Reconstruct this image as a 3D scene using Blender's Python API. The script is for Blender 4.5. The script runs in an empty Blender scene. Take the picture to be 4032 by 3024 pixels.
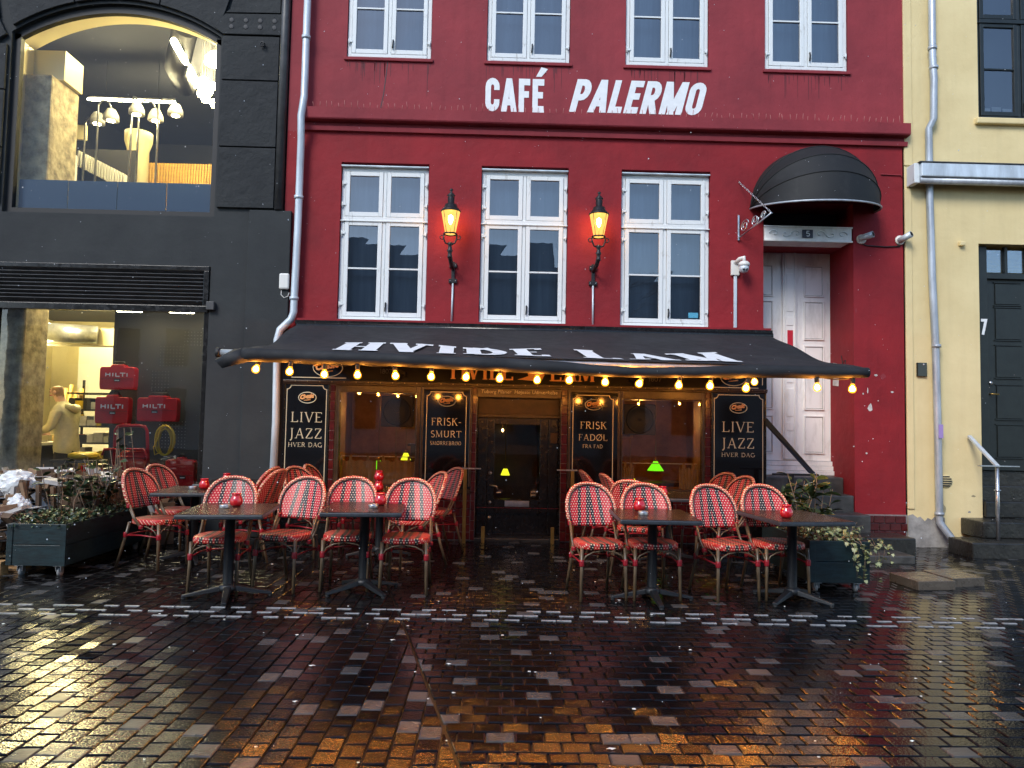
import bpy, bmesh, math, random
from math import sin, cos, pi, radians
from mathutils import Vector, Matrix
random.seed(7)
SC = bpy.context.scene
COL = SC.collection

# ------------------------------------------------------------------ camera
cam = bpy.data.cameras.new('camera'); camo = bpy.data.objects.new('camera', cam); COL.objects.link(camo)
cam.sensor_width = 36; cam.lens = 26.04; cam.clip_end = 500
camo.location = (0, 0, 1.5)
YAW, PIT, ROL = radians(1.2337), radians(3.1943), radians(1.105)
_f = Vector((sin(YAW)*cos(PIT), cos(YAW)*cos(PIT), sin(PIT))); _r = Vector((cos(YAW), -sin(YAW), 0)); _u = _r.cross(_f)
_r2 = _r*cos(ROL) + _u*sin(ROL); _u2 = -_r*sin(ROL) + _u*cos(ROL)
camo.rotation_euler = Matrix((_r2, _u2, -_f)).transposed().to_euler()
SC.camera = camo
# ------------------------------------------------------------------ sky and sun (overcast winter afternoon)
SUN_EL, SUN_AZ = radians(40), radians(212)
w = bpy.data.worlds.new('World'); SC.world = w; w.use_nodes = True
nt = w.node_tree; bg = nt.nodes['Background']
sky = nt.nodes.new('ShaderNodeTexSky'); sky.sky_type = 'NISHITA'; sky.sun_disc = False
sky.sun_elevation = SUN_EL; sky.sun_rotation = SUN_AZ; sky.air_density = 1.0; sky.dust_density = .5; sky.ozone_density = 2.5
nt.links.new(sky.outputs[0], bg.inputs[0]); bg.inputs[1].default_value = 0.13
sl = bpy.data.lights.new('sun', 'SUN'); sl.energy = 1.3; sl.angle = radians(22); sl.color = (1, .97, .92)
so = bpy.data.objects.new('sun', sl); COL.objects.link(so)
# direction towards the sun: behind the camera, high
_d = Vector((sin(SUN_AZ)*cos(SUN_EL), cos(SUN_AZ)*cos(SUN_EL), sin(SUN_EL)))
so.rotation_euler = _d.to_track_quat('Z', 'Y').to_euler(); so.location = (0, 0, 30)
vs = SC.view_settings; vs.view_transform = 'Standard'; vs.look = 'None'; vs.gamma = 1; vs.use_curve_mapping = False
vs.exposure = 0.94
cy = SC.cycles; cy.max_bounces = 7; cy.diffuse_bounces = 3; cy.glossy_bounces = 4; cy.transmission_bounces = 4
cy.transparent_max_bounces = 10; cy.caustics_reflective = False; cy.caustics_refractive = False
cy.sample_clamp_indirect = 6; cy.use_denoising = True

# ------------------------------------------------------------------ materials
MATS = {}
def N(t, kind, **kw):
    n = t.nodes.new(kind)
    for k, v in kw.items(): setattr(n, k, v)
    return n
def mat(name, col, rough=.6, var=0.0, scale=6.0, bump=0.0, bscale=60.0, metal=0.0, spec=.5, col2=None, emit=None, es=0.0,
        rvar=0.0, alpha=None, coat=0.0, thresh=None, stretch=(1, 1, 1), det=6):
    """Principled with noise mottling between col and col2, rough variation and fine bump."""
    m = bpy.data.materials.new(name); m.use_nodes = True; t = m.node_tree; b = t.nodes['Principled BSDF']; L = t.links.new
    b.inputs['Base Color'].default_value = (*col, 1); b.inputs['Roughness'].default_value = rough
    b.inputs['Metallic'].default_value = metal; b.inputs['Specular IOR Level'].default_value = spec
    b.inputs['Coat Weight'].default_value = coat; b.inputs['Coat Roughness'].default_value = .08
    if emit: b.inputs['Emission Color'].default_value = (*emit, 1); b.inputs['Emission Strength'].default_value = es
    if var or rvar or bump or col2:
        tc = N(t, 'ShaderNodeTexCoord'); mp = N(t, 'ShaderNodeMapping'); mp.inputs['Scale'].default_value = stretch
        L(tc.outputs['Object'], mp.inputs[0])
    if var or col2:
        nz = N(t, 'ShaderNodeTexNoise'); nz.inputs['Scale'].default_value = scale; nz.inputs['Detail'].default_value = det; nz.inputs['Roughness'].default_value = .65
        L(mp.outputs[0], nz.inputs['Vector'])
        r = N(t, 'ShaderNodeValToRGB'); lo, hi = thresh or (.35, .65)
        r.color_ramp.elements[0].position = lo; r.color_ramp.elements[1].position = hi
        c2 = col2 or tuple(c*(1+var) for c in col); c1 = col if col2 else tuple(c*(1-var) for c in col)
        r.color_ramp.elements[0].color = (*c1, 1); r.color_ramp.elements[1].color = (*c2, 1)
        L(nz.outputs[0], r.inputs[0]); L(r.outputs[0], b.inputs['Base Color'])
    if rvar:
        n2 = N(t, 'ShaderNodeTexNoise'); n2.inputs['Scale'].default_value = scale*2.3; n2.inputs['Detail'].default_value = 4
        L(mp.outputs[0], n2.inputs['Vector'])
        mr = N(t, 'ShaderNodeMapRange'); mr.inputs[1].default_value = .3; mr.inputs[2].default_value = .7
        mr.inputs[3].default_value = max(.02, rough-rvar); mr.inputs[4].default_value = min(1, rough+rvar)
        L(n2.outputs[0], mr.inputs[0]); L(mr.outputs[0], b.inputs['Roughness'])
    if bump:
        n3 = N(t, 'ShaderNodeTexNoise'); n3.inputs['Scale'].default_value = bscale; n3.inputs['Detail'].default_value = 5
        L(mp.outputs[0], n3.inputs['Vector'])
        bp = N(t, 'ShaderNodeBump'); bp.inputs['Strength'].default_value = bump; bp.inputs['Distance'].default_value = .01
        L(n3.outputs[0], bp.inputs['Height']); L(bp.outputs[0], b.inputs['Normal'])
    MATS[name] = m
    return m
def emis(name, col, s):
    m = bpy.data.materials.new(name); m.use_nodes = True; t = m.node_tree; t.nodes.clear()
    o = N(t, 'ShaderNodeOutputMaterial'); e = N(t, 'ShaderNodeEmission'); e.inputs[0].default_value = (*col, 1); e.inputs[1].default_value = s
    t.links.new(e.outputs[0], o.inputs[0]); MATS[name] = m; return m
def glass(name, tint=(.9, .93, .92), ior=1.55, rough=0.0, dirt=0.0, boost=1.6):
    """thin window pane: fresnel mix of see-through and mirror, a little wavy like old glass"""
    m = bpy.data.materials.new(name); m.use_nodes = True; t = m.node_tree; t.nodes.clear(); L = t.links.new
    o = N(t, 'ShaderNodeOutputMaterial'); mx = N(t, 'ShaderNodeMixShader'); fr = N(t, 'ShaderNodeFresnel'); fr.inputs[0].default_value = ior
    tr = N(t, 'ShaderNodeBsdfTransparent'); tr.inputs[0].default_value = (*tint, 1)
    gl = N(t, 'ShaderNodeBsdfGlossy'); gl.inputs['Roughness'].default_value = rough
    tc = N(t, 'ShaderNodeTexCoord'); nz = N(t, 'ShaderNodeTexNoise'); nz.inputs['Scale'].default_value = 3; L(tc.outputs['Object'], nz.inputs['Vector'])
    bp = N(t, 'ShaderNodeBump'); bp.inputs['Strength'].default_value = .02; bp.inputs['Distance'].default_value = .02
    L(nz.outputs[0], bp.inputs['Height']); L(bp.outputs[0], gl.inputs['Normal'])
    m2 = N(t, 'ShaderNodeMath', operation='MULTIPLY_ADD'); m2.inputs[1].default_value = boost; m2.inputs[2].default_value = .0
    L(fr.outputs[0], m2.inputs[0]); m2.use_clamp = True
    L(m2.outputs[0], mx.inputs[0]); L(tr.outputs[0], mx.inputs[1]); L(gl.outputs[0], mx.inputs[2])
    if dirt:
        df = N(t, 'ShaderNodeBsdfDiffuse'); df.inputs[0].default_value = (.5, .5, .5, 1); mx2 = N(t, 'ShaderNodeMixShader'); mx2.inputs[0].default_value = dirt
        L(mx.outputs[0], mx2.inputs[1]); L(df.outputs[0], mx2.inputs[2]); L(mx2.outputs[0], o.inputs[0])
    else: L(mx.outputs[0], o.inputs[0])
    MATS[name] = m; return m
def plaster(name, col, dark, bumpy=.25, streak=.5, worn=None):
    """painted render: broad mottling, vertical rain streaks, fine grain, undulating trowel relief, chipped paint"""
    m = mat(name, col, rough=.72); t = m.node_tree; b = t.nodes['Principled BSDF']; L = t.links.new
    b.inputs['Specular IOR Level'].default_value = .3
    tc = N(t, 'ShaderNodeTexCoord')
    n1 = N(t, 'ShaderNodeTexNoise'); n1.inputs['Scale'].default_value = 1.1; n1.inputs['Detail'].default_value = 7; n1.inputs['Roughness'].default_value = .62; L(tc.outputs['Object'], n1.inputs['Vector'])
    mp = N(t, 'ShaderNodeMapping'); mp.inputs['Scale'].default_value = (7, 7, .55); L(tc.outputs['Object'], mp.inputs[0])
    n2 = N(t, 'ShaderNodeTexNoise'); n2.inputs['Scale'].default_value = 1; n2.inputs['Detail'].default_value = 4; L(mp.outputs[0], n2.inputs['Vector'])
    r1 = N(t, 'ShaderNodeMapRange'); r1.inputs[1].default_value = .34; r1.inputs[2].default_value = .66; L(n1.outputs[0], r1.inputs[0])
    r2 = N(t, 'ShaderNodeMapRange'); r2.inputs[1].default_value = .52; r2.inputs[2].default_value = .8; r2.inputs[4].default_value = streak; L(n2.outputs[0], r2.inputs[0])
    m1 = N(t, 'ShaderNodeMix', data_type='RGBA'); m1.inputs['A'].default_value = (*col, 1); m1.inputs['B'].default_value = (*dark, 1); L(r1.outputs[0], m1.inputs['Factor'])
    m2 = N(t, 'ShaderNodeMix', data_type='RGBA'); m2.inputs['B'].default_value = (*[c*.55 for c in dark], 1); L(m1.outputs['Result'], m2.inputs['A']); L(r2.outputs[0], m2.inputs['Factor'])
    last = m2
    if worn:
        n4 = N(t, 'ShaderNodeTexNoise'); n4.inputs['Scale'].default_value = 4.5; n4.inputs['Detail'].default_value = 9; n4.inputs['Roughness'].default_value = .7; L(tc.outputs['Object'], n4.inputs['Vector'])
        r4 = N(t, 'ShaderNodeMapRange'); r4.inputs[1].default_value = .70; r4.inputs[2].default_value = .73; L(n4.outputs[0], r4.inputs[0])
        m4 = N(t, 'ShaderNodeMix', data_type='RGBA'); m4.inputs['B'].default_value = (*worn, 1); L(last.outputs['Result'], m4.inputs['A']); L(r4.outputs[0], m4.inputs['Factor']); last = m4
    L(last.outputs['Result'], b.inputs['Base Color'])
    n3 = N(t, 'ShaderNodeTexNoise'); n3.inputs['Scale'].default_value = 5; n3.inputs['Detail'].default_value = 9; n3.inputs['Roughness'].default_value = .6; L(tc.outputs['Object'], n3.inputs['Vector'])
    bp = N(t, 'ShaderNodeBump'); bp.inputs['Strength'].default_value = bumpy; bp.inputs['Distance'].default_value = .05; L(n3.outputs[0], bp.inputs['Height']); L(bp.outputs[0], b.inputs['Normal'])
    return m

plaster('red_wall', (.305, .039, .048), (.215, .029, .037), .24, .20, worn=(.35, .058, .066))
plaster('red_lower', (.300, .017, .023), (.200, .013, .018), .3, .18, worn=(.38, .06, .066))
plaster('yellow_wall', (.82, .675, .365), (.72, .575, .295), .20, .14)
plaster('dark_wall', (.026, .029, .030), (.017, .019, .021), .6, .1)
plaster('dark_smooth', (.034, .038, .039), (.022, .025, .027), .16, .14)
plaster('house_white', (.55, .55, .55), (.45, .45, .46), .1, .2)
mat('cement', (.30, .29, .27), .85, .3, 5, .5, 30)
mat('white_paint', (.74, .77, .76), .5, col2=(.40, .40, .37), scale=14, thresh=(.60, .76), bump=.25, bscale=40, stretch=(1, 1, .35))
mat('door_white', (.90, .89, .86), .5, col2=(.62, .60, .56), scale=7, thresh=(.50, .8), bump=.15, bscale=30, stretch=(1, 1, .3))
mat('green_paint', (.010, .014, .013), .4, .25, 8, .1)
mat('black_paint', (.010, .009, .008), .22, .3, 7, .06, 25, rvar=.1)
mat('black_gloss', (.006, .006, .007), .07, spec=.6)
mat('brown_black', (.050, .028, .014), .26, .3, 9, .1, 30)
mat('gold', (.66, .59, .40), .35, metal=.25)
mat('cream_ink', (.80, .74, .52), .5)
mat('orange_ink', (.85, .42, .15), .5)
mat('faint_ink', (.06, .052, .04), .5)
mat('white_ink', (.80, .82, .82), .6, .06, 9)
mat('zinc', (.42, .46, .50), .42, .25, 7, .1, 30, metal=.35, stretch=(1, 1, .25))
mat('zinc_light', (.58, .64, .68), .42, .22, 5, .1, 30, metal=.25, stretch=(1, 1, .25))
mat('dark_pipe', (.055, .055, .055), .45, .3, 6)
mat('steel', (.55, .56, .57), .28, .2, 9, metal=.9)
mat('black_iron', (.010, .009, .009), .42, .3, 14, .2, 40)
mat('awning_cloth', (.0115, .0122, .0145), .75, .35, 3, .25, 90, rvar=.08)
mat('canopy_cloth', (.0048, .0058, .0064), .68, col2=(.020, .020, .020), scale=5, thresh=(.55, .8), bump=.1)
mat('brass', (.35, .22, .06), .35, .2, 8, metal=.8)
mat('stone_dark', (.020, .0195, .017), .35, .4, 6, .5, 25, rvar=.15)
mat('stone_step', (.055, .055, .051), .45, .35, 6, .4, 25, rvar=.15)
mat('slab_wet', (.085, .068, .052), .3, .25, 6, .3, 25, rvar=.15)
mat('tile_red', (.075, .008, .008), .16, .35, 14, .05, 8, rvar=.06)
mat('mortar', (.22, .20, .19), .8, .2, 20)
mat('planter_teal', (.006, .018, .021), .42, .55, 9, .15, 25, stretch=(1, 1, 5))
mat('soil', (.05, .035, .022), .9, .5, 30, .8, 60)
mat('cardboard', (.22, .135, .075), .8, .3, 6)
mat('cardboard_dark', (.10, .060, .034), .8, .3, 6)
mat('paper', (.52, .50, .47), .7, .3, 6)
mat('plastic_bag', (.75, .77, .76), .18, .1, 10, .6, 14)
mat('pallet_wood', (.45, .25, .10), .7, .3, 8, .2, 40, stretch=(1, 6, 6))
mat('candle_glass', (.55, .004, .010), .06, spec=.8, coat=.5)
mat('twig', (.16, .11, .07), .8, .3, 20)
mat('leaf_laurel', (.035, .058, .016), .28, col2=(.10, .09, .02), scale=5, thresh=(.45, .7))
mat('leaf_ivy', (.34, .36, .17), .4, col2=(.10, .14, .05), scale=25, thresh=(.42, .58))
mat('leaf_dark', (.020, .040, .014), .35, .5, 9)
mat('leaf_brown', (.13, .075, .035), .6, .5, 9)
mat('bamboo', (.15, .10, .055), .33, col2=(.05, .033, .02), scale=12, thresh=(.4, .68), stretch=(3, 3, .5))
mat('binding_red', (.27, .006, .014), .4, .25, 60)
mat('table_edge', (.030, .035, .042), .38, .25, 20, .2, 60)
mat('table_leg', (.007, .008, .010), .45, .25, 20, .25, 60)
mat('table_wet', (.028, .015, .009), .16, .45, 40, 1.0, 110, rvar=.1)
mat('hilti_red', (.55, .012, .016), .3, .12, 5)
mat('rubber', (.015, .015, .015), .6)
mat('caster', (.30, .31, .31), .4, .2, 9)
mat('hoodie', (.70, .65, .42), .85, .12, 12, .3, 30)
mat('trousers', (.045, .04, .032), .9)
mat('skin', (.60, .36, .25), .5, .05, 8)
mat('hair', (.30, .17, .06), .6, .3, 40)
mat('shop_wall', (.78, .70, .40), .7, .05, 3)
mat('shop_ceiling', (.05, .052, .062), .8, .1, 2)
mat('shop_dark', (.025, .025, .027), .6)
mat('shelf_black', (.02, .02, .02), .5)
mat('pillar_stone', (.40, .34, .22), .85, .5, 7, 1.0, 22)
mat('sky_reflection_blue', (.02, .08, .18), .4)
mat('wood_yellow', (.62, .36, .07), .5, .2, 6, stretch=(1, 1, 8))
mat('cream_enamel', (.80, .70, .40), .4)
mat('ivory', (.78, .76, .70), .4)
mat('curtain', (.40, .27, .12), .85, .15, 8)
mat('cafe_wall', (.36, .17, .06), .7, .3, 3)
mat('cafe_wood', (.05, .022, .010), .4, .4, 6)
mat('speaker', (.045, .028, .015), .55)
mat('speaker_cone', (.010, .008, .007), .5)
mat('green_shade', (.05, .35, .01), .3, emit=(.16, .75, .01), es=.8)
mat('lime_shade', (.4, .55, .02), .3, emit=(.75, .8, .02), es=.9)
mat('yellow_cable', (.75, .52, .03), .4)
mat('interior_dark', (.05, .055, .06), .8)
mat('blind', (.34, .40, .45), .7, .12, 5, stretch=(3, 1, .2))
mat('roof_tile', (.085, .088, .095), .6, .3, 9)
mat('blue_sticker', (.08, .35, .5), .5)
mat('red_sticker', (.55, .01, .03), .5)
mat('violet_sticker', (.35, .25, .55), .5)
mat('number_plate', (.015, .012, .03), .3)
mat('stain', (.11, .014, .020), .7); mat('spike', (.42, .16, .14), .5)
glass('pane', (.80, .86, .90), 1.5, boost=4.6)
glass('shop_pane', (.90, .93, .92), 1.45, boost=.9)
glass('front_pane', (.90, .93, .93), 1.5, boost=2.1)
emis('bulb_glow', (1.0, .45, .09), 260)
emis('bulb_core', (1.0, .34, .042), 520)
def amber(name, col, es, mixf):
    m = bpy.data.materials.new(name); m.use_nodes = True; t = m.node_tree; t.nodes.clear(); L = t.links.new
    o = N(t, 'ShaderNodeOutputMaterial'); mx = N(t, 'ShaderNodeMixShader'); mx.inputs[0].default_value = mixf; tr = N(t, 'ShaderNodeBsdfTransparent'); e = N(t, 'ShaderNodeEmission'); e.inputs[0].default_value = (*col, 1); e.inputs[1].default_value = es
    L(tr.outputs[0], mx.inputs[1]); L(e.outputs[0], mx.inputs[2]); L(mx.outputs[0], o.inputs[0]); MATS[name] = m
amber('bulb_frost', (1.0, .36, .02), 1.7, .55)
amber('lantern_glass', (1.0, .60, .13), 1.15, .38)
emis('lantern_glow', (1.0, .42, .07), 100)
emis('tube_glow', (1.0, .84, .46), 120)
emis('shop_glow', (1.0, .80, .38), 95)
emis('downlight', (1.0, .84, .5), 38)
mat('reveal_wood', (.34, .16, .045), .4, .3, 7)
emis('hall_glow', (1.0, .55, .18), 14)
emis('added_amber_glow', (1.0, .44, .09), 85)
emis('cafe_glow', (1.0, .48, .11), 240)

def weave(name, red, dot, pitch=.0175, rad=.30, stripes=True, plane='XZ'):
    m = mat(name, red, .38); t = m.node_tree; b = t.nodes['Principled BSDF']; L = t.links.new
    tc = N(t, 'ShaderNodeTexCoord'); sp = N(t, 'ShaderNodeSeparateXYZ'); L(tc.outputs['Object'], sp.inputs[0])
    def M(op, a, c=None, clamp=False):
        n = N(t, 'ShaderNodeMath', operation=op); n.use_clamp = clamp
        for i, v in enumerate((a, c)):
            if v is None: continue
            if isinstance(v, (int, float)): n.inputs[i].default_value = v
            else: L(v, n.inputs[i])
        return n.outputs[0]
    X = sp.outputs['X']; Y = sp.outputs['Y']; Z = sp.outputs['Z']
    V0 = M('SUBTRACT', Z, M('MULTIPLY', Y, 1.0)) if plane == 'SEAT' else Z
    v = M('DIVIDE', V0, pitch*.85); row = M('FLOOR', v)
    u = M('ADD', M('DIVIDE', X, pitch), M('MULTIPLY', M('MODULO', row, 2.0), .5))
    du = M('SUBTRACT', M('FRACT', u), .5); dv = M('SUBTRACT', M('FRACT', v), .5)
    dist = M('SQRT', M('ADD', M('MULTIPLY', du, du), M('MULTIPLY', dv, dv)))
    d = M('SUBTRACT', 1.0, M('MULTIPLY', M('SUBTRACT', dist, rad-.1), 5.0, ), True)
    c0 = N(t, 'ShaderNodeRGB'); c0.outputs[0].default_value = (*red, 1); basec = c0.outputs[0]
    if stripes:
        ax = M('ABSOLUTE', X); k = M('SUBTRACT', 1.05, V0) if plane != 'SEAT' else M('ADD', M('MULTIPLY', V0, 0.0), .4)
        c1 = M('LESS_THAN', M('ABSOLUTE', M('SUBTRACT', ax, M('MULTIPLY', M('SUBTRACT', k, .1), .085))), .0165)
        c2 = M('LESS_THAN', M('ABSOLUTE', M('SUBTRACT', ax, M('ADD', .074, M('MULTIPLY', k, .09)))), .0165)
        st = M('MAXIMUM', c1, c2)
        mx = N(t, 'ShaderNodeMix', data_type='RGBA'); mx.inputs['B'].default_value = (.008, .008, .008, 1); L(basec, mx.inputs['A']); L(st, mx.inputs['Factor']); basec = mx.outputs['Result']
    m2 = N(t, 'ShaderNodeMix', data_type='RGBA'); m2.inputs['B'].default_value = (*dot, 1); L(basec, m2.inputs['A']); L(d, m2.inputs['Factor'])
    L(m2.outputs['Result'], b.inputs['Base Color'])
    bp = N(t, 'ShaderNodeBump'); bp.inputs['Strength'].default_value = .7; bp.inputs['Distance'].default_value = .004; L(d, bp.inputs['Height']); L(bp.outputs[0], b.inputs['Normal'])
weave('weave_back', (.47, .010, .018), (.88, .78, .64), pitch=.026, rad=.19)
weave('weave_seat', (.45, .012, .012), (.86, .68, .46), pitch=.026, rad=.18, plane='SEAT')
weave('weave_rim', (.42, .02, .022), (.78, .56, .36), pitch=.024, rad=.36, stripes=False)

# ------------------------------------------------------------------ mesh builder
class MB:
    def __init__(s): s.v = []; s.f = []; s.m = []; s.mi = 0; s.sm = []; s.smooth = False
    def add(s, vs, fs):
        o = len(s.v); s.v += [tuple(q) for q in vs]
        for f in fs: s.f.append(tuple(i+o for i in f)); s.m.append(s.mi); s.sm.append(s.smooth)
        return s
    def box(s, x0, x1, y0, y1, z0, z1):
        return s.add([(x0, y0, z0), (x1, y0, z0), (x1, y1, z0), (x0, y1, z0), (x0, y0, z1), (x1, y0, z1), (x1, y1, z1), (x0, y1, z1)],
                     [(0, 3, 2, 1), (4, 5, 6, 7), (0, 1, 5, 4), (1, 2, 6, 5), (2, 3, 7, 6), (3, 0, 4, 7)])
    def obox(s, c, sz, M=None):
        M = M or Matrix.Identity(3); h = [q/2 for q in sz]; c = Vector(c)
        vs = [c + M @ Vector((a*h[0], b*h[1], d*h[2])) for d in (-1, 1) for a, b in ((-1, -1), (1, -1), (1, 1), (-1, 1))]
        return s.add(vs, [(0, 3, 2, 1), (4, 5, 6, 7), (0, 1, 5, 4), (1, 2, 6, 5), (2, 3, 7, 6), (3, 0, 4, 7)])
    def quad(s, a, b, c, d): return s.add([a, b, c, d], [(0, 1, 2, 3)])
    def tube(s, pts, r, n=8, closed=False, caps=True):
        pts = [Vector(p) for p in pts]; k = len(pts); rs = r if isinstance(r, (list, tuple)) else [r]*k
        vs = []; up = None
        for i, p in enumerate(pts):
            if closed: t = pts[(i+1) % k] - pts[i-1]
            else: t = pts[min(i+1, k-1)] - pts[max(i-1, 0)]
            t.normalize()
            if up is None: up = Vector((0, 0, 1)) if abs(t.z) < .9 else Vector((0, 1, 0))
            a = (up - t*up.dot(t)); a.normalize(); b = t.cross(a); up = a
            vs += [p + (a*cos(2*pi*j/n) + b*sin(2*pi*j/n))*rs[i] for j in range(n)]
        fs = []
        for i in range(k if closed else k-1):
            i2 = (i+1) % k
            for j in range(n): j2 = (j+1) % n; fs.append((i*n+j, i*n+j2, i2*n+j2, i2*n+j))
        sm = s.smooth; s.smooth = True; s.add(vs, fs); o = len(s.v)-len(vs); s.smooth = False
        if caps and not closed:
            s.f.append(tuple(o+j for j in reversed(range(n)))); s.f.append(tuple(o+(k-1)*n+j for j in range(n))); s.m += [s.mi]*2; s.sm += [False]*2
        s.smooth = sm; return s
    def lathe(s, prof, c=(0, 0, 0), n=16, axis='Z', smooth=True, M=None):
        vs = []; c = Vector(c)
        for r, h in prof:
            for j in range(n):
                a = 2*pi*j/n; q = Vector((r*cos(a), r*sin(a), h))
                if axis == 'Y': q = Vector((q.x, q.z, q.y))
                if axis == 'X': q = Vector((q.z, q.x, q.y))
                if M: q = M @ q
                vs.append(c+q)
        fs = []; k = len(prof)
        for i in range(k-1):
            for j in range(n): j2 = (j+1) % n; fs.append((i*n+j, i*n+j2, (i+1)*n+j2, (i+1)*n+j))
        if prof[0][0] > 1e-4: fs.append(tuple(reversed(range(n))))
        if prof[-1][0] > 1e-4: fs.append(tuple((k-1)*n+j for j in range(n)))
        sm = s.smooth; s.smooth = smooth; s.add(vs, fs); s.smooth = sm; return s
    def prism(s, poly, y0, y1):
        """polygon of (x, z) extruded from y0 (front) to y1"""
        n = len(poly); vs = [(x, y0, z) for x, z in poly] + [(x, y1, z) for x, z in poly]
        fs = [tuple(range(n)), tuple(range(2*n-1, n-1, -1))] + [(i, n+i, n+(i+1) % n, (i+1) % n) for i in range(n)]
        return s.add(vs, fs)
    def build(s, name, mats, parent=None, bevel=0, world=True, kind=None):
        me = bpy.data.meshes.new(name)
        off = Vector((0, 0, 0))
        if parent is not None and world:
            q = parent
            while q: off += q.location; q = q.parent
        me.from_pydata([Vector(v)-off for v in s.v], [], s.f)
        if not isinstance(mats, (list, tuple)): mats = [mats]
        for m in mats: me.materials.append(MATS[m])
        me.polygons.foreach_set('material_index', s.m); me.polygons.foreach_set('use_smooth', s.sm)
        me.update()
        o = bpy.data.objects.new(name, me); COL.objects.link(o)
        if parent is not None: o.parent = parent
        if bevel:
            md = o.modifiers.new('bevel', 'BEVEL'); md.width = bevel; md.segments = 2; md.limit_method = 'ANGLE'
        if kind: o['kind'] = kind
        return o
def tag(o, label, cat, group=None):
    o['label'] = label; o['category'] = cat
    if group: o['group'] = group
    return o
def thing(name, label, cat, loc=(0, 0, 0), rz=0, group=None):
    o = bpy.data.objects.new(name, None); COL.objects.link(o); o.location = loc; o.rotation_euler = (0, 0, rz)
    o.empty_display_size = .1
    return tag(o, label, cat, group)
def copy_tree(o, parent=None):
    c = o.copy(); COL.objects.link(c); c.parent = parent
    for ch in list(o.children): copy_tree(ch, c)
    return c
def bx(name, m, parent, x0, x1, y0, y1, z0, z1, bevel=0):
    return MB().box(x0, x1, y0, y1, z0, z1).build(name, m, parent, bevel)
def link_copy(src, parent, loc, rot=None, scale=None):
    c = src.copy(); COL.objects.link(c); c.parent = parent; c.location = loc
    if rot is not None: c.rotation_euler = rot
    if scale is not None: c.scale = scale
    return c

# ------------------------------------------------------------------ lettering (stroke capitals, with or without serifs)
def arc(cx, cz, rx, rz, a0, a1, n=9): return [(cx+rx*cos(radians(a0+(a1-a0)*i/n)), cz+rz*sin(radians(a0+(a1-a0)*i/n))) for i in range(n+1)]
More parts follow.
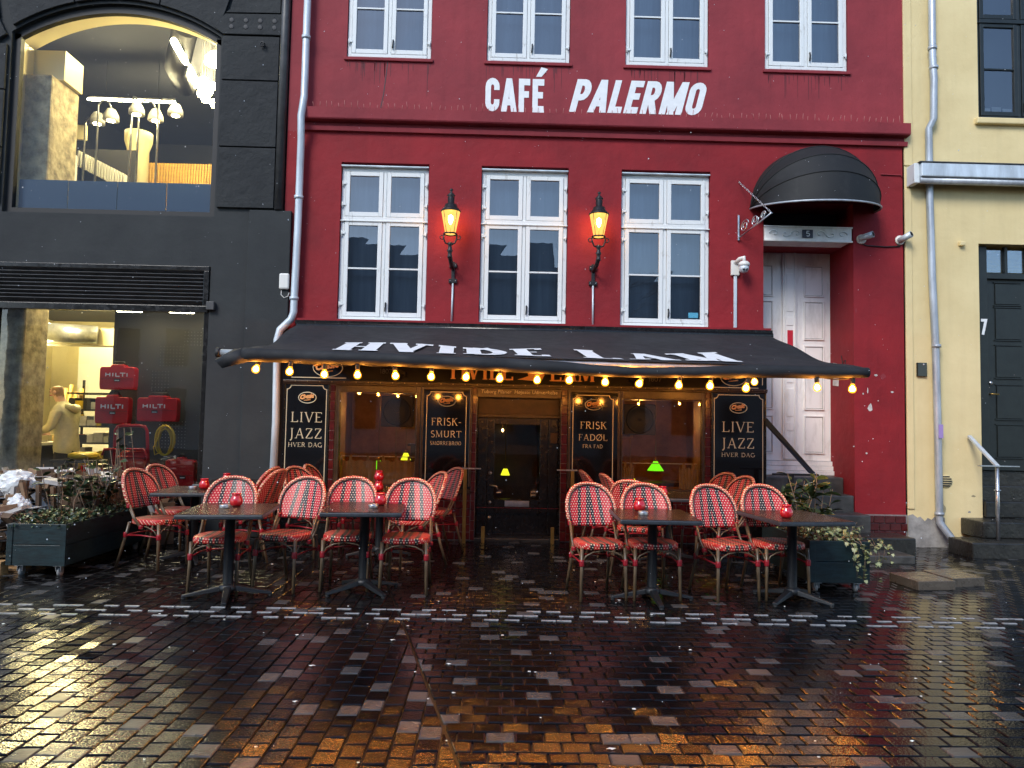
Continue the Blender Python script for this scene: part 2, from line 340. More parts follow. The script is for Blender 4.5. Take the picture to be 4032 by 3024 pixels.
# glyph: advance, [(weight, points)], [serif centres]
GL = {
 'H': (.86, [('T', [(.16, 0), (.16, 1)]), ('T', [(.70, 0), (.70, 1)]), ('t', [(.16, .52), (.70, .52)])], [(.16, 0), (.16, 1), (.70, 0), (.70, 1)]),
 'V': (.80, [('T', [(.10, 1), (.41, 0)]), ('t', [(.41, 0), (.70, 1)])], [(.10, 1), (.70, 1)]),
 'I': (.38, [('T', [(.19, 0), (.19, 1)])], [(.19, 0), (.19, 1)]),
 'D': (.84, [('T', [(.16, 0), (.16, 1)]), ('T', [(.16, .97), (.40, .97)] + arc(.40, .5, .34, .47, 90, -90, 12) + [(.16, .03)])], [(.13, 0), (.13, 1)]),
 'E': (.68, [('T', [(.16, 0), (.16, 1)]), ('t', [(.16, .97), (.58, .97), (.58, .84)]), ('t', [(.16, .52), (.48, .52)]), ('t', [(.16, .03), (.60, .03), (.60, .18)])], [(.13, 0), (.13, 1)]),
 'L': (.66, [('T', [(.16, 0), (.16, 1)]), ('t', [(.16, .03), (.60, .03), (.60, .20)])], [(.16, 1), (.13, 0)]),
 'A': (.82, [('t', [(.12, 0), (.42, 1)]), ('T', [(.42, 1), (.70, 0)]), ('t', [(.22, .34), (.60, .34)])], [(.12, 0), (.70, 0)]),
 'M': (1.0, [('t', [(.14, 0), (.17, 1)]), ('T', [(.17, 1), (.49, .05)]), ('t', [(.49, .05), (.80, 1)]), ('T', [(.80, 1), (.83, 0)])], [(.14, 0), (.83, 0), (.14, 1), (.83, 1)]),
 'J': (.44, [('T', [(.25, 1), (.25, .08)] + arc(.09, .05, .16, .25, 0, -90, 5)), ], [(.25, 1)]),
 'Z': (.72, [('t', [(.12, .82), (.12, .97), (.60, .97)]), ('T', [(.60, .97), (.10, .03)]), ('t', [(.10, .03), (.62, .03), (.62, .2)])], []),
 'R': (.76, [('T', [(.16, 0), (.16, 1)]), ('T', [(.16, .97), (.36, .97)] + arc(.36, .74, .22, .23, 90, -90, 8) + [(.16, .51)]), ('T', [(.36, .51), (.66, 0)])], [(.16, 0), (.13, 1), (.67, 0)]),
 'G': (.86, [('T', arc(.45, .5, .36, .48, 50, 330, 16)), ('T', [(.74, .08), (.74, .44)])], [(.74, .44)]),
 'F': (.62, [('T', [(.16, 0), (.16, 1)]), ('t', [(.16, .97), (.55, .97), (.55, .82)]), ('t', [(.16, .52), (.44, .52)])], [(.16, 0), (.13, 1)]),
 'S': (.58, [('T', arc(.29, .74, .20, .24, 40, 230, 9) + arc(.29, .26, .22, .25, 60, -140, 10))], []),
 'K': (.80, [('T', [(.16, 0), (.16, 1)]), ('t', [(.16, .46), (.62, 1)]), ('T', [(.34, .62), (.68, 0)])], [(.16, 0), (.16, 1), (.62, 1), (.69, 0)]),
 'U': (.82, [('T', [(.16, 1), (.16, .32)] + arc(.41, .30, .25, .28, 180, 360, 9) + [(.66, 1)])], [(.16, 1), (.66, 1)]),
 'T': (.72, [('T', [(.36, 0), (.36, 1)]), ('t', [(.06, .82), (.06, .97), (.66, .97), (.66, .82)])], [(.36, 0)]),
 'O': (.88, [('T', arc(.44, .5, .36, .48, 0, 360, 20))], []),
 'Ø': (.88, [('T', arc(.44, .5, .36, .48, 0, 360, 20)), ('t', [(.10, -.06), (.78, 1.06)])], []),
 'B': (.72, [('T', [(.16, 0), (.16, 1)]), ('T', [(.16, .97), (.36, .97)] + arc(.36, .75, .18, .22, 90, -90, 7) + [(.16, .53)]), ('T', [(.36, .53)] + arc(.36, .28, .24, .25, 90, -90, 8) + [(.16, .03)])], [(.13, 0), (.13, 1)]),
 'P': (.70, [('T', [(.16, 0), (.16, 1)]), ('T', [(.16, .95), (.36, .95)] + arc(.36, .70, .22, .25, 90, -90, 8) + [(.16, .45)])], [(.16, 0), (.13, 1)]),
 'C': (.80, [('T', arc(.44, .5, .35, .48, 48, 312, 16))], []),
 'N': (.88, [('t', [(.16, 0), (.16, 1)]), ('T', [(.16, 1), (.70, 0)]), ('t', [(.70, 0), (.70, 1)])], [(.16, 0), (.70, 1), (.12, 1)]),
 '-': (.40, [('T', [(.06, .42), (.32, .42)])], []),
 '1': (.46, [('T', [(.10, .78), (.25, .98), (.25, 0)])], []), '8': (.6, [('T', arc(.3, .74, .18, .23, 0, 360, 12)), ('T', arc(.3, .27, .22, .25, 0, 360, 12))], []),
 '0': (.64, [('T', arc(.32, .5, .24, .47, 0, 360, 14))], []), '7': (.58, [('T', [(.06, .94), (.50, .94), (.22, 0)])], []),
 '5': (.58, [('T', [(.48, .94), (.16, .94), (.12, .54)] + arc(.28, .30, .22, .27, 110, -140, 10))], []), ' ': (.42, [], []),
}
def text_mb(mb, s, height, width, T=.15, t=.07, serif=.11, gap=.02, sth=.045, lift=.0003, shear=0, accent=False, base=None):
    """fill mb with strokes of s spanning width x height; local (x, z) -> base(x, z, lift)"""
    adv = sum(GL[c][0]+gap for c in s)-gap; kx = width/adv; kz = height
    x = 0; n = [0]
    def put(poly):
        n[0] += 1; d = lift*(n[0] % 9 + 1)
        vs = [base(px*kx+shear*pz*kz, pz*kz, d) for px, pz in poly]
        mb.add(vs, [tuple(range(len(vs)))])
    for c in s:
        a, strokes, ser = GL[c]
        for wgt, pts in strokes:
            wd = T if wgt == 'T' else t
            hx = wd/2; hz = wd/2*kx/kz   # keep stroke widths even in both directions
            P = [Vector((px*kx, pz*kz)) for px, pz in pts]; hw = wd*min(kx, kz*.8)/2
            L = []; Rr = []
            closed = (P[0]-P[-1]).length < 1e-5 and len(P) > 3
            for i, p in enumerate(P):
                if closed: d1 = (P[i]-P[i-1]) if i > 0 else (P[0]-P[-2]); d2 = (P[i+1]-P[i]) if i < len(P)-1 else (P[1]-P[0])
                else: d1 = P[i]-P[i-1] if i > 0 else P[1]-P[0]; d2 = P[i+1]-P[i] if i < len(P)-1 else P[-1]-P[-2]
                d1 = d1.normalized(); d2 = d2.normalized(); tt = (d1+d2); tt = tt.normalized() if tt.length > 1e-4 else d1
                nn = Vector((-tt.y, tt.x)); m = 1/max(.5, nn.dot(Vector((-d1.y, d1.x))))
                L.append(p+nn*hw*m); Rr.append(p-nn*hw*m)
            for i in range(len(P)-1):
                n[0] += 0; d = lift*((n[0]+i) % 5 + 1)
                q = [Rr[i], Rr[i+1], L[i+1], L[i]]
                mb.add([base(x*kx+v.x+shear*v.y, v.y, d) for v in q], [(0, 1, 2, 3)])
            n[0] += 1
        if serif:
            for sx, sz in ser:
                zz = .0 if sz == 0 else 1-sth
                if sz not in (0, 1): zz = sz-.02
                put([(x+sx-serif, zz), (x+sx+serif, zz), (x+sx+serif, zz+sth), (x+sx-serif, zz+sth)])
        x += a+gap
    return x*kx
def ell(cx, cz, rx, rz, a0, a1, n=8): return arc(cx, cz, rx, rz, a0, a1, n)
_W = .195; _h = _W/2
SANS = {
 'C': (.50, [[(.405, .64), (.405, .74)] + ell(.25, .74, .155, .16, 0, 180) + [(.095, .26)] + ell(.25, .26, .155, .16, 180, 360) + [(.405, .36)]]),
 'A': (.54, [[(.075, -.06), (.285, 1.1)], [(.255, 1.1), (.465, -.06)], [(.15, .285), (.39, .285)]]),
 'F': (.42, [[(.1, 0), (.1, 1)], [(.1, 1-_h), (.41, 1-_h)], [(.1, .53), (.37, .53)]]),
 'E': (.44, [[(.1, 0), (.1, 1)], [(.1, 1-_h), (.42, 1-_h)], [(.1, .52), (.38, .52)], [(.1, _h), (.42, _h)]]),
 'L': (.42, [[(.1, 0), (.1, 1)], [(.1, _h), (.41, _h)]]),
 'P': (.50, [[(.1, 0), (.1, 1)], [(.1, 1-_h), (.25, 1-_h)] + ell(.25, .675, .15, .2275, 90, -90) + [(.1, .4475)]]),
 'R': (.52, [[(.1, 0), (.1, 1)], [(.1, 1-_h), (.25, 1-_h)] + ell(.25, .69, .15, .2125, 90, -90) + [(.1, .4775)], [(.235, .46), (.44, -.08)]]),
 'M': (.70, [[(.1, 0), (.1, 1)], [(.60, 0), (.60, 1)], [(.085, 1.12), (.375, -.02)], [(.325, -.02), (.615, 1.12)]]),
 'O': (.52, [[(.415, .5), (.415, .74)] + ell(.26, .74, .155, .16, 0, 180) + [(.105, .26)] + ell(.26, .26, .155, .16, 180, 360) + [(.415, .5)]]),
}
def sans_text(name, s, x0, x1, z0, z1, y, m, parent, shear=0, gap=.075):
    adv = sum(SANS[c][0]+gap for c in s)-gap; H = z1-z0; kx = (x1-x0-shear*H)/adv; mb = MB(); x = 0; k = 0
    for c in s:
        for P in SANS[c][1]:
            P = [Vector(p) for i, p in enumerate(P) if i == 0 or math.dist(p, P[i-1]) > 1e-4]; L = []; Q = []
            for i, p in enumerate(P):
                d1 = (P[i]-P[i-1]).normalized() if i else (P[1]-P[0]).normalized(); d2 = (P[i+1]-P[i]).normalized() if i < len(P)-1 else d1
                t = (d1+d2).normalized(); n = Vector((-t.y, t.x)); mm = 1/max(.6, n.dot(Vector((-d1.y, d1.x)))); L.append(p+n*_h*mm); Q.append(p-n*_h*mm)
            for i in range(len(P)-1):
                poly = [Q[i], Q[i+1], L[i+1], L[i]]
                for sgn, lim in ((1, 0), (-1, -1)):          # flat feet and heads
                    out = []
                    for j in range(len(poly)):
                        a, b = poly[j], poly[(j+1) % len(poly)]; fa, fb = sgn*a.y-lim, sgn*b.y-lim
                        if fa >= 0: out.append(a)
                        if (fa >= 0) != (fb >= 0): out.append(a.lerp(b, fa/(fa-fb)))
                    poly = out
                    if not poly: break
                if len(poly) < 3: continue
                k += 1; mb.add([(x0+(x+p.x)*kx+shear*p.y*H, y-.0003*(k % 7), z0+p.y*H) for p in poly], [tuple(range(len(poly)))])
        x += SANS[c][0]+gap
    return mb.build(name, m, parent)
def wall_text(name, s, x0, x1, z0, z1, y, m, parent, **kw):
    mb = MB(); text_mb(mb, s, z1-z0, x1-x0, base=lambda a, b, d: (x0+a, y-d, z0+b), **kw)
    return mb.build(name, m, parent)
def font_text(name, s, size, loc, m, parent, shear=0, rot=(pi/2, 0, 0), width=None, offset=0, bold=False, rz=0):
    """text set with the built-in font, turned into mesh"""
    cu = bpy.data.curves.new(name, 'FONT'); cu.body = s; cu.size = size; cu.shear = shear; cu.offset = offset; cu.resolution_u = 2
    o = bpy.data.objects.new(name, cu); COL.objects.link(o)
    dg = bpy.context.evaluated_depsgraph_get(); dg.update()
    me = bpy.data.meshes.new_from_object(o.evaluated_get(dg)); bpy.data.objects.remove(o); bpy.data.curves.remove(cu)
    xs = [v.co.x for v in me.vertices]
    k = width/(max(xs)-min(xs)) if width else 1
    R = Matrix.Rotation(pi/2, 4, 'X') @ Matrix.Rotation(rz, 4, 'Z') @ Matrix.Diagonal((k, 1, 1, 1)) @ Matrix.Translation((-min(xs), 0, 0))
    me.transform(R); off = Vector(loc); q = parent
    while q: off -= q.location; q = q.parent
    me.transform(Matrix.Translation(off)); me.materials.clear(); me.materials.append(MATS[m])
    o = bpy.data.objects.new(name, me); COL.objects.link(o); o.parent = parent
    return o

# ================================================================== ground and paving
def paver_mat(name, col, var, rough):
    m = mat(name, col, rough); t = m.node_tree; b = t.nodes['Principled BSDF']; L = t.links.new
    g = N(t, 'ShaderNodeNewGeometry')
    n1 = N(t, 'ShaderNodeTexNoise'); n1.inputs['Scale'].default_value = 9; n1.inputs['Detail'].default_value = 6; L(g.outputs['Position'], n1.inputs['Vector'])
    r = N(t, 'ShaderNodeMapRange'); r.inputs[1].default_value = .3; r.inputs[2].default_value = .7; r.inputs[3].default_value = 1-var; r.inputs[4].default_value = 1+var; L(n1.outputs[0], r.inputs[0])
    mx = N(t, 'ShaderNodeMix', data_type='RGBA', blend_type='MULTIPLY'); mx.inputs['Factor'].default_value = 1; mx.inputs['A'].default_value = (*col, 1); L(r.outputs[0], mx.inputs['B']); L(mx.outputs['Result'], b.inputs['Base Color'])
    n2 = N(t, 'ShaderNodeTexNoise'); n2.inputs['Scale'].default_value = 1.6; n2.inputs['Detail'].default_value = 5; L(g.outputs['Position'], n2.inputs['Vector'])
    r2 = N(t, 'ShaderNodeMapRange'); r2.inputs[1].default_value = .38; r2.inputs[2].default_value = .62; r2.inputs[3].default_value = rough-.05; r2.inputs[4].default_value = rough+.09; L(n2.outputs[0], r2.inputs[0]); L(r2.outputs[0], b.inputs['Roughness'])
    n3 = N(t, 'ShaderNodeTexNoise'); n3.inputs['Scale'].default_value = 170; n3.inputs['Detail'].default_value = 2; L(g.outputs['Position'], n3.inputs['Vector'])
    n4 = N(t, 'ShaderNodeTexNoise'); n4.inputs['Scale'].default_value = 62; n4.inputs['Detail'].default_value = 3; L(g.outputs['Position'], n4.inputs['Vector'])
    ad = N(t, 'ShaderNodeMath', operation='MULTIPLY_ADD'); ad.inputs[1].default_value = .12; L(n3.outputs[0], ad.inputs[0]); L(n4.outputs[0], ad.inputs[2])
    bp = N(t, 'ShaderNodeBump'); bp.inputs['Strength'].default_value = .48; bp.inputs['Distance'].default_value = .0035; L(ad.outputs[0], bp.inputs['Height']); L(bp.outputs[0], b.inputs['Normal'])
    return m
paver_mat('paver_dark', (.0036, .0035, .0039), .35, .075)
paver_mat('paver_brown', (.0052, .0046, .0046), .35, .085)
paver_mat('paver_slate', (.0055, .0058, .0066), .35, .08)
paver_mat('paver_grey', (.060, .060, .060), .25, .24)
paver_mat('joint_sand', (.008, .005, .0035), .4, .35)
mat('bar_white', (.24, .25, .26), .35, .35, 30, .3, 60)
PM = ['paver_dark', 'paver_brown', 'paver_slate', 'paver_grey']
MB().quad((-120, -120, -.022), (120, -120, -.022), (120, 120, -.022), (-120, 120, -.022)).build('ground', 'joint_sand', kind='structure')
pave = MB().box(-9.5, 11.5, 1.2, 9.72, -.021, -.012).build('pavement', 'joint_sand', kind='structure')
PL, PW, JT = .140, .112, .006      # paver length, width, joint
def seam(y): return -.1 - .231*(y-3.23)
def clip(poly, side):
    out = []
    fn = lambda p: (p[0]-seam(p[1])-side*.008)*side
    for i in range(len(poly)):
        a, b = poly[i], poly[(i+1) % len(poly)]; fa, fb = fn(a), fn(b)
        if fa >= 0: out.append(a)
        if (fa >= 0) != (fb >= 0): k = fa/(fa-fb); out.append((a[0]+(b[0]-a[0])*k, a[1]+(b[1]-a[1])*k))
    return out
def paver_geo(mb, poly, top=0.0, tx=0, ty=0, cx=0, cy=0):
    n = len(poly); c = .0065
    gx = sum(p[0] for p in poly)/n; gy = sum(p[1] for p in poly)/n
    def inset(p):
        d = math.hypot(p[0]-gx, p[1]-gy); k = max(0, d-c*1.5)/max(d, 1e-6); return (gx+(p[0]-gx)*k, gy+(p[1]-gy)*k)
    z = lambda p: top+(p[0]-cx)*tx+(p[1]-cy)*ty
    vs = [(*inset(p), z(p)) for p in poly]+[(*p, z(p)-.0035) for p in poly]+[(*p, -.02) for p in poly]
    fs = [tuple(range(n))]
    for k in (0, 1): fs += [(k*n+i, (k+1)*n+i, (k+1)*n+(i+1) % n, k*n+(i+1) % n) for i in range(n)]
    mb.add(vs, fs)
rects = []
rng = random.Random(3)
def collect(side):
    a, b = (PL, PW) if side > 0 else (PW, PL)
    y = 1.25; j = 0
    if side > 0:
        while y < 9.66:
            x = -2.6 + (j % 2)*PL/2 + rng.uniform(-.006, .006)
            while x < 11.2: rects.append((x, y, a, b, side)); x += PL
            y += PW; j += 1
    else:
        x = -9.3
        while x < 1.0:
            y = 1.25 + (j % 2)*PL/2 + rng.uniform(-.006, .006)
            while y < 9.60: rects.append((x, y, a, b, side)); y += PL
            x += PW; j += 1
collect(1); collect(-1)
cand = []; rest = []
for (x, y, a, b, side) in rects:
    poly = [(x+JT/2, y+JT/2), (x+a-JT/2, y+JT/2), (x+a-JT/2, y+b-JT/2), (x+JT/2, y+b-JT/2)]
    q = clip(poly, side)
    if len(q) < 3: continue
    ar = abs(sum(q[i][0]*q[(i+1) % len(q)][1]-q[(i+1) % len(q)][0]*q[i][1] for i in range(len(q))))/2
    if ar < .0012: continue
    whole = len(q) == 4 and abs(ar-(a-JT)*(b-JT)) < 1e-6
    mi = 3 if rng.random() < .08 else rng.choice((0, 0, 1, 1, 2))
    cx, cyy = x+a/2, y+b/2
    infr = whole and cyy > 3.05 and abs(cx-.0) < .69*cyy-.2
    (cand if infr else rest).append((cyy, q, cx, mi, side))
cand.sort(key=lambda r: r[0]); rest += cand[300:]; cand = cand[:300]
base_meshes = []
for i in range(4):
    mb = MB(); h = ((PL-JT)/2, (PW-JT)/2); paver_geo(mb, [(-h[0], -h[1]), (h[0], -h[1]), (h[0], h[1]), (-h[0], h[1])])
    me = bpy.data.meshes.new('paver'); me.from_pydata(mb.v, [], mb.f); me.materials.append(MATS[PM[i]]); base_meshes.append(me)
for cyy, q, cx, mi, side in cand:
    o = bpy.data.objects.new('paver', base_meshes[mi]); COL.objects.link(o); o.parent = pave
    o.location = (cx, cyy, rng.uniform(-.0015, .0015)); o.rotation_euler = (rng.gauss(0, .022), rng.gauss(0, .014), 0 if side > 0 else pi/2)
mb = MB()
for cyy, q, cx, mi, side in rest:
    mb.mi = mi; paver_geo(mb, q, rng.uniform(-.0015, .0015), rng.gauss(0, .014), rng.gauss(0, .022), cx, cyy)
mb.build('paver_field', PM, pave, kind='stuff')
# raised white ribs of the tactile line
mb = MB(); mb.box(-.057, .057, -.0125, .0125, -.006, .005); bar_me = mb.build('tactile_bar', 'bar_white', pave, .003)
first = True
for r, y in enumerate((5.800, 5.935, 6.075)):
    for k in range(-34, 38):
        if (k + r*2) % 3 == 2: continue
        x = k*.1405 + r*.03 + (.02 if k % 2 else 0); yy = y - .028*x/3.5 if x > 0 else y - .0*x
        if first: bar_me.location = (x, yy, 0); first = False
        else: link_copy(bar_me, pave, (x, yy, 0))

# ================================================================== wall helper
def wall_mesh(mb, x0, x1, z0, z1, holes, y, depth):
    xs = sorted({x0, x1, *[h[0] for h in holes], *[h[1] for h in holes]}); zs = sorted({z0, z1, *[h[2] for h in holes], *[h[3] for h in holes]})
    xs = [x for x in xs if x0 <= x <= x1]; zs = [z for z in zs if z0 <= z <= z1]
    for i in range(len(xs)-1):
        for j in range(len(zs)-1):
            mx, mz = (xs[i]+xs[i+1])/2, (zs[j]+zs[j+1])/2
            if any(h[0] < mx < h[1] and h[2] < mz < h[3] for h in holes): continue
            mb.quad((xs[i], y, zs[j]), (xs[i+1], y, zs[j]), (xs[i+1], y, zs[j+1]), (xs[i], y, zs[j+1]))
    for h in holes:
        a, b, c, d = h[:4]; dp = h[4] if len(h) > 4 else depth
        mb.quad((a, y, c), (a, y, d), (a, y+dp, d), (a, y+dp, c)); mb.quad((b, y, d), (b, y, c), (b, y+dp, c), (b, y+dp, d))
        if len(h) < 6: mb.quad((a, y, d), (b, y, d), (b, y+dp, d), (a, y+dp, d))
        mb.quad((b, y, c), (a, y, c), (a, y+dp, c), (b, y+dp, c))
FY = 9.75    # facade plane
def shell(parent, name, m, x0, x1, y0, y1, z0, z1):
    """side walls, back and roof slab behind a facade"""
    mb = MB(); mb.quad((x0, y1, z0), (x0, y0, z0), (x0, y0, z1), (x0, y1, z1)); mb.quad((x1, y0, z0), (x1, y1, z0), (x1, y1, z1), (x1, y0, z1))
    mb.quad((x1, y1, z0), (x0, y1, z0), (x0, y1, z1), (x1, y1, z1)); mb.quad((x0, y0, z1), (x1, y0, z1), (x1, y1, z1), (x0, y1, z1))
    return mb.build(name, m, parent)

# ================================================================== red building
red = thing('red_building', 'red rendered house with white casement windows and painted cafe name', 'building', (1.3, FY, 0))
UPW = [(-2.10, -.965), (-.218, .91), (1.664, 2.80), (3.57, 4.714)]
LOW = [(-2.12, -.952), (-.25, .915), (1.63, 2.83)]
holes = [(a, b, 6.41, 8.5, .16) for a, b in UPW] + [(a, b, 2.84, 4.965, .14) for a, b in LOW] + [(3.55, 4.77, .42, 4.57, .70)] + [(-2.62, 3.55, -.02, 2.42, .05)]
mb = MB(); wall_mesh(mb, -2.85, 5.47, 5.37, 9.2, holes[:4], FY, .16)
wall_hi = mb.build('upper_wall', 'red_wall', red)
mb = MB(); wall_mesh(mb, -2.85, 5.45, .42, 5.37, [h for h in holes[4:8]] + [(-2.62, 3.55, .42, 2.42, .05)], FY, .14)
mb.build('lower_wall', 'red_lower', red)
shell(red, 'outer_shell', 'house_white', -2.84, 5.44, FY+.01, 16, 0, 9.2)
mb = MB()
prof = [(0, 5.37), (.045, 5.375), (.05, 5.40), (.055, 5.43), (.020, 5.440), (.020, 5.490), (.12, 5.500), (.13, 5.515), (.135, 5.655), (.0, 5.680)]
for (d0, z0), (d1, z1) in zip(prof[:-1], prof[1:]): mb.quad((-2.70, FY-d0, z0), (5.50, FY-d0, z0), (5.50, FY-d1, z1), (-2.70, FY-d1, z1))
mb.add([(5.50, FY-d, z) for d, z in prof], [tuple(range(len(prof)))]); mb.add([(-2.70, FY-d, z) for d, z in prof][::-1], [tuple(range(len(prof)))])
mb.build('cornice', 'red_wall', red)
# sill ledges in render under the upper windows
for a, b in UPW: bx('sill', 'red_wall', red, a-.03, b+.03, FY-.03, FY+.02, 6.355, 6.40, .008)
# hairline crack and chipped patches of bare plaster
mb = MB(); pts = [(-1.548, 6.36), (-1.56, 6.2), (-1.575, 6.05), (-1.59, 5.9), (-1.612, 5.78), (-1.625, 5.70)]
for (xa, za), (xb, zb) in zip(pts[:-1], pts[1:]): mb.quad((xa-.006, FY-.002, za), (xb-.006, FY-.002, zb), (xb+.006, FY-.002, zb), (xa+.006, FY-.002, za))
mb.build('crack', 'shop_dark', red)
def chip(x, z, w, h, seed, m='paper', y=FY-.003, parent=None):
    r = random.Random(seed); n = 11
    MB().add([(x+w/2*cos(2*pi*i/n)*r.uniform(.5, 1.1), y, z+h/2*sin(2*pi*i/n)*r.uniform(.5, 1.1)) for i in range(n)], [tuple(range(n))]).build('bare_plaster', m, parent or red)
for i, (x, z, w_, h_) in enumerate([(4.98, 1.83, .07, .12), (4.93, 2.27, .06, .10), (5.06, 2.26, .05, .045), (4.95, 2.05, .02, .10), (5.28, 2.04, .05, .03), (4.89, 2.01, .03, .03), (5.09, 1.92, .02, .02),
        (4.76, 1.31, .03, .02), (4.93, 1.22, .03, .03), (-2.80, 2.98, .08, .22), (-2.79, 2.74, .10, .20), (-2.77, 2.55, .10, .12), (4.80, 3.12, .03, .08), (4.95, .68, .05, .03), (5.16, 2.24, .10, .09)]):
    chip(x, z, w_, h_, 50+i, 'paper' if i < 9 else 'cement' if i < 12 else 'red_wall')
# painted name: upright CAFÉ, slanting PALERMO, heavy narrow capitals
sans_text('name_lettering', 'CAFE', -.222, .575, 5.712, 6.172, FY-.004, 'white_ink', red)
MB().add([(.455, FY-.005, 6.205), (.53, FY-.005, 6.205), (.615, FY-.005, 6.315), (.525, FY-.005, 6.34)], [(0, 1, 2, 3)]).build('accent', 'white_ink', red)
sans_text('name_lettering', 'PALERMO', .905, 2.80, 5.735, 6.19, FY-.004, 'white_ink', red, shear=.25, gap=.06)

# rain stains under the upper sills, bird spikes along the cornice
sr = random.Random(31)
for a, b in UPW:
    mb = MB()
    for k in range(26):
        x = sr.uniform(a, b); L_ = sr.uniform(.05, .42)*sr.random()+.04; w_ = sr.uniform(.003, .008); zt = 6.352-sr.uniform(0, .03)
        mb.add([(x-w_, FY-.0016, zt), (x+w_, FY-.0016, zt), (x+w_*.4, FY-.0016, zt-L_), (x-w_*.3, FY-.0016, zt-L_)], [(0, 1, 2, 3)])
    mb.build('rain_stain', 'stain', red, kind='stuff')
spike = MB().tube([(0, 0, 0), (0, 0, .10)], .0035, 4).build('bird_spike', 'spike', red, world=False)
for k in range(96):
    x = -2.5+.083*k; o = spike if k == 0 else spike.copy()
    if k: COL.objects.link(o)
    o.parent = red; o.location = (x-1.3, -.07 if k % 2 else -.03, 5.66); o.rotation_euler = (sr.gauss(.25, .15), sr.gauss(0, .12), 0); o.scale = (1, 1, sr.uniform(.7, 1.15))
def casement(parent, x0, x1, z0, z1, ztr, bars_low, bars_high, y, m='white_paint', hinges=True, blind='blind', sashes_up=True):
    """two-leaf casement window with upper lights"""
    f = .052; xm = (x0+x1)/2
    mb = MB(); mb.box(x0, x0+f, y, y+.09, z0, z1).box(x1-f, x1, y, y+.09, z0, z1).box(x0+f, x1-f, y, y+.09, z1-f, z1).box(x0+f, x1-f, y-.012, y+.09, z0, z0+f*.9)
    mb.box(xm-.022, xm+.022, y-.004, y+.09, z0+f*.9, z1-f).box(x0+f, x1-f, y-.016, y+.085, ztr-.03, ztr+.03)
    wn = mb.build('window', m, parent, .006)
    bx('drip_rail', m, wn, x0-.005, x1+.005, y-.03, y+.01, ztr-.036, ztr-.022, .003)
    if blind: bx('blind', blind, wn, x0+f, x1-f, y+.22, y+.23, z0, z1)
    for a, b in ((x0+f+.004, xm-.026), (xm+.026, x1-f-.004)):
        for za, zb, bars in ((z0+f*.9+.004, ztr-.034, bars_low), (ztr+.034, z1-f-.004, bars_high)):
            s = .055; mb = MB()
            mb.box(a, a+s, y-.014, y+.03, za, zb).box(b-s, b, y-.014, y+.03, za, zb).box(a+s, b-s, y-.012, y+.03, za, za+s*1.1).box(a+s, b-s, y-.012, y+.03, zb-s, zb)
            sash = mb.build('sash', m, wn, .005)
            zz = [za+s*1.1]+list(bars)+[zb-s]
            for q in bars: bx('glazing_bar', m, wn, a+s, b-s, y-.008, y+.024, q-.011, q+.011, .003)
            for q0, q1 in zip(zz[:-1], zz[1:]):
                MB().quad((a+s, y+.012, q0), (b-s, y+.012+random.uniform(-.004, .004), q0), (b-s, y+.012, q1), (a+s, y+.012+random.uniform(-.004, .004), q1)).build('pane', 'pane', wn)
            if hinges:
                hx = x0+.03 if a < xm-.1 and b < xm else x1-.03
                for hz in (za+.16, zb-.16):
                    MB().box(hx-.02, hx+.035 if hx < xm else hx+.02, y-.022, y-.013, hz-.013, hz+.013).tube([(hx-.012 if hx < xm else hx+.012, y-.02, hz-.045), (hx-.012 if hx < xm else hx+.012, y-.02, hz+.03)], .009, 6).build('hinge', m, wn)
    MB().tube([(xm+.05, y-.022, z0+.24), (xm+.05, y-.035, z0+.20), (xm+.045, y-.03, z0+.12)], .011, 6).build('handle', 'black_iron', wn)
    return wn
for a, b in LOW:
    casement(red, a+.006, b-.006, 2.85, 4.905, 4.21, [3.545], [], FY+.045)
    bx('head_flashing', 'zinc_light', red, a+.004, b-.004, FY-.015, FY+.06, 4.907, 4.925, .004)
    bx('sill_board', 'white_paint', red, a-.005, b+.005, FY-.05, FY+.05, 2.80, 2.848, .006)
for a, b in UPW: casement(red, a+.006, b-.006, 6.42, 8.49, 7.78, [7.10], [], FY+.03)
# sticker in the right window
bx('window_sticker', 'blue_sticker', red, 2.55, 2.68, FY+.028, FY+.030, 2.98, 3.05)
# --- recessed white street door under the dome canopy
DY = 10.44
bx('transom_beam', 'door_white', red, 3.56, 4.74, FY-.02, FY+.3, 4.045, 4.235, .006)
mb = MB(); mb.box(3.55, 4.75, FY-.035, FY-.01, 4.035, 4.06).box(3.55, 4.75, FY-.035, FY-.01, 4.225, 4.245); mb.build('beam_moulding', 'door_white', red, .004)
mb = MB()      # carved scrolls on the beam
for sx in (-1, 1):
    for k in range(3):
        c = 4.15+sx*(.16+.15*k); zc = 4.14
        pts = [(c+sx*(.07-.006*i)*cos(i*.5+k*pi), FY-.026, zc+(.055-.0045*i)*sin(i*.5+k*pi)) for i in range(12)]
        MB().tube(pts, .009, 5).build('carved_scroll', 'white_paint', red)
plate = bx('number_plate', 'number_plate', red, 4.065, 4.205, FY-.045, FY-.033, 4.085, 4.195, .003)
wall_text('house_number', '5', 4.105, 4.165, 4.105, 4.178, FY-.047, 'white_ink', red, T=.2, serif=0)
bx('fanlight_board', 'shop_dark', red, 3.55, 4.77, FY+.5, FY+.52, 4.235, 4.58)
bx('soffit', 'red_lower', red, 3.56, 4.765, FY+.30, DY, 4.05, 4.09)
mb = MB(); mb.box(3.55, 4.78, DY+.02, DY+.05, 1.08, 4.06)
door = mb.build('door', 'door_white', red)
mb = MB(); mb.box(4.075, 4.275, DY-.02, DY+.02, 1.10, 4.05).box(4.095, 4.115, DY-.035, DY-.02, 1.10, 4.05).box(4.235, 4.255, DY-.035, DY-.02, 1.10, 4.05)
mb.build('centre_stile', 'door_white', door, .006)
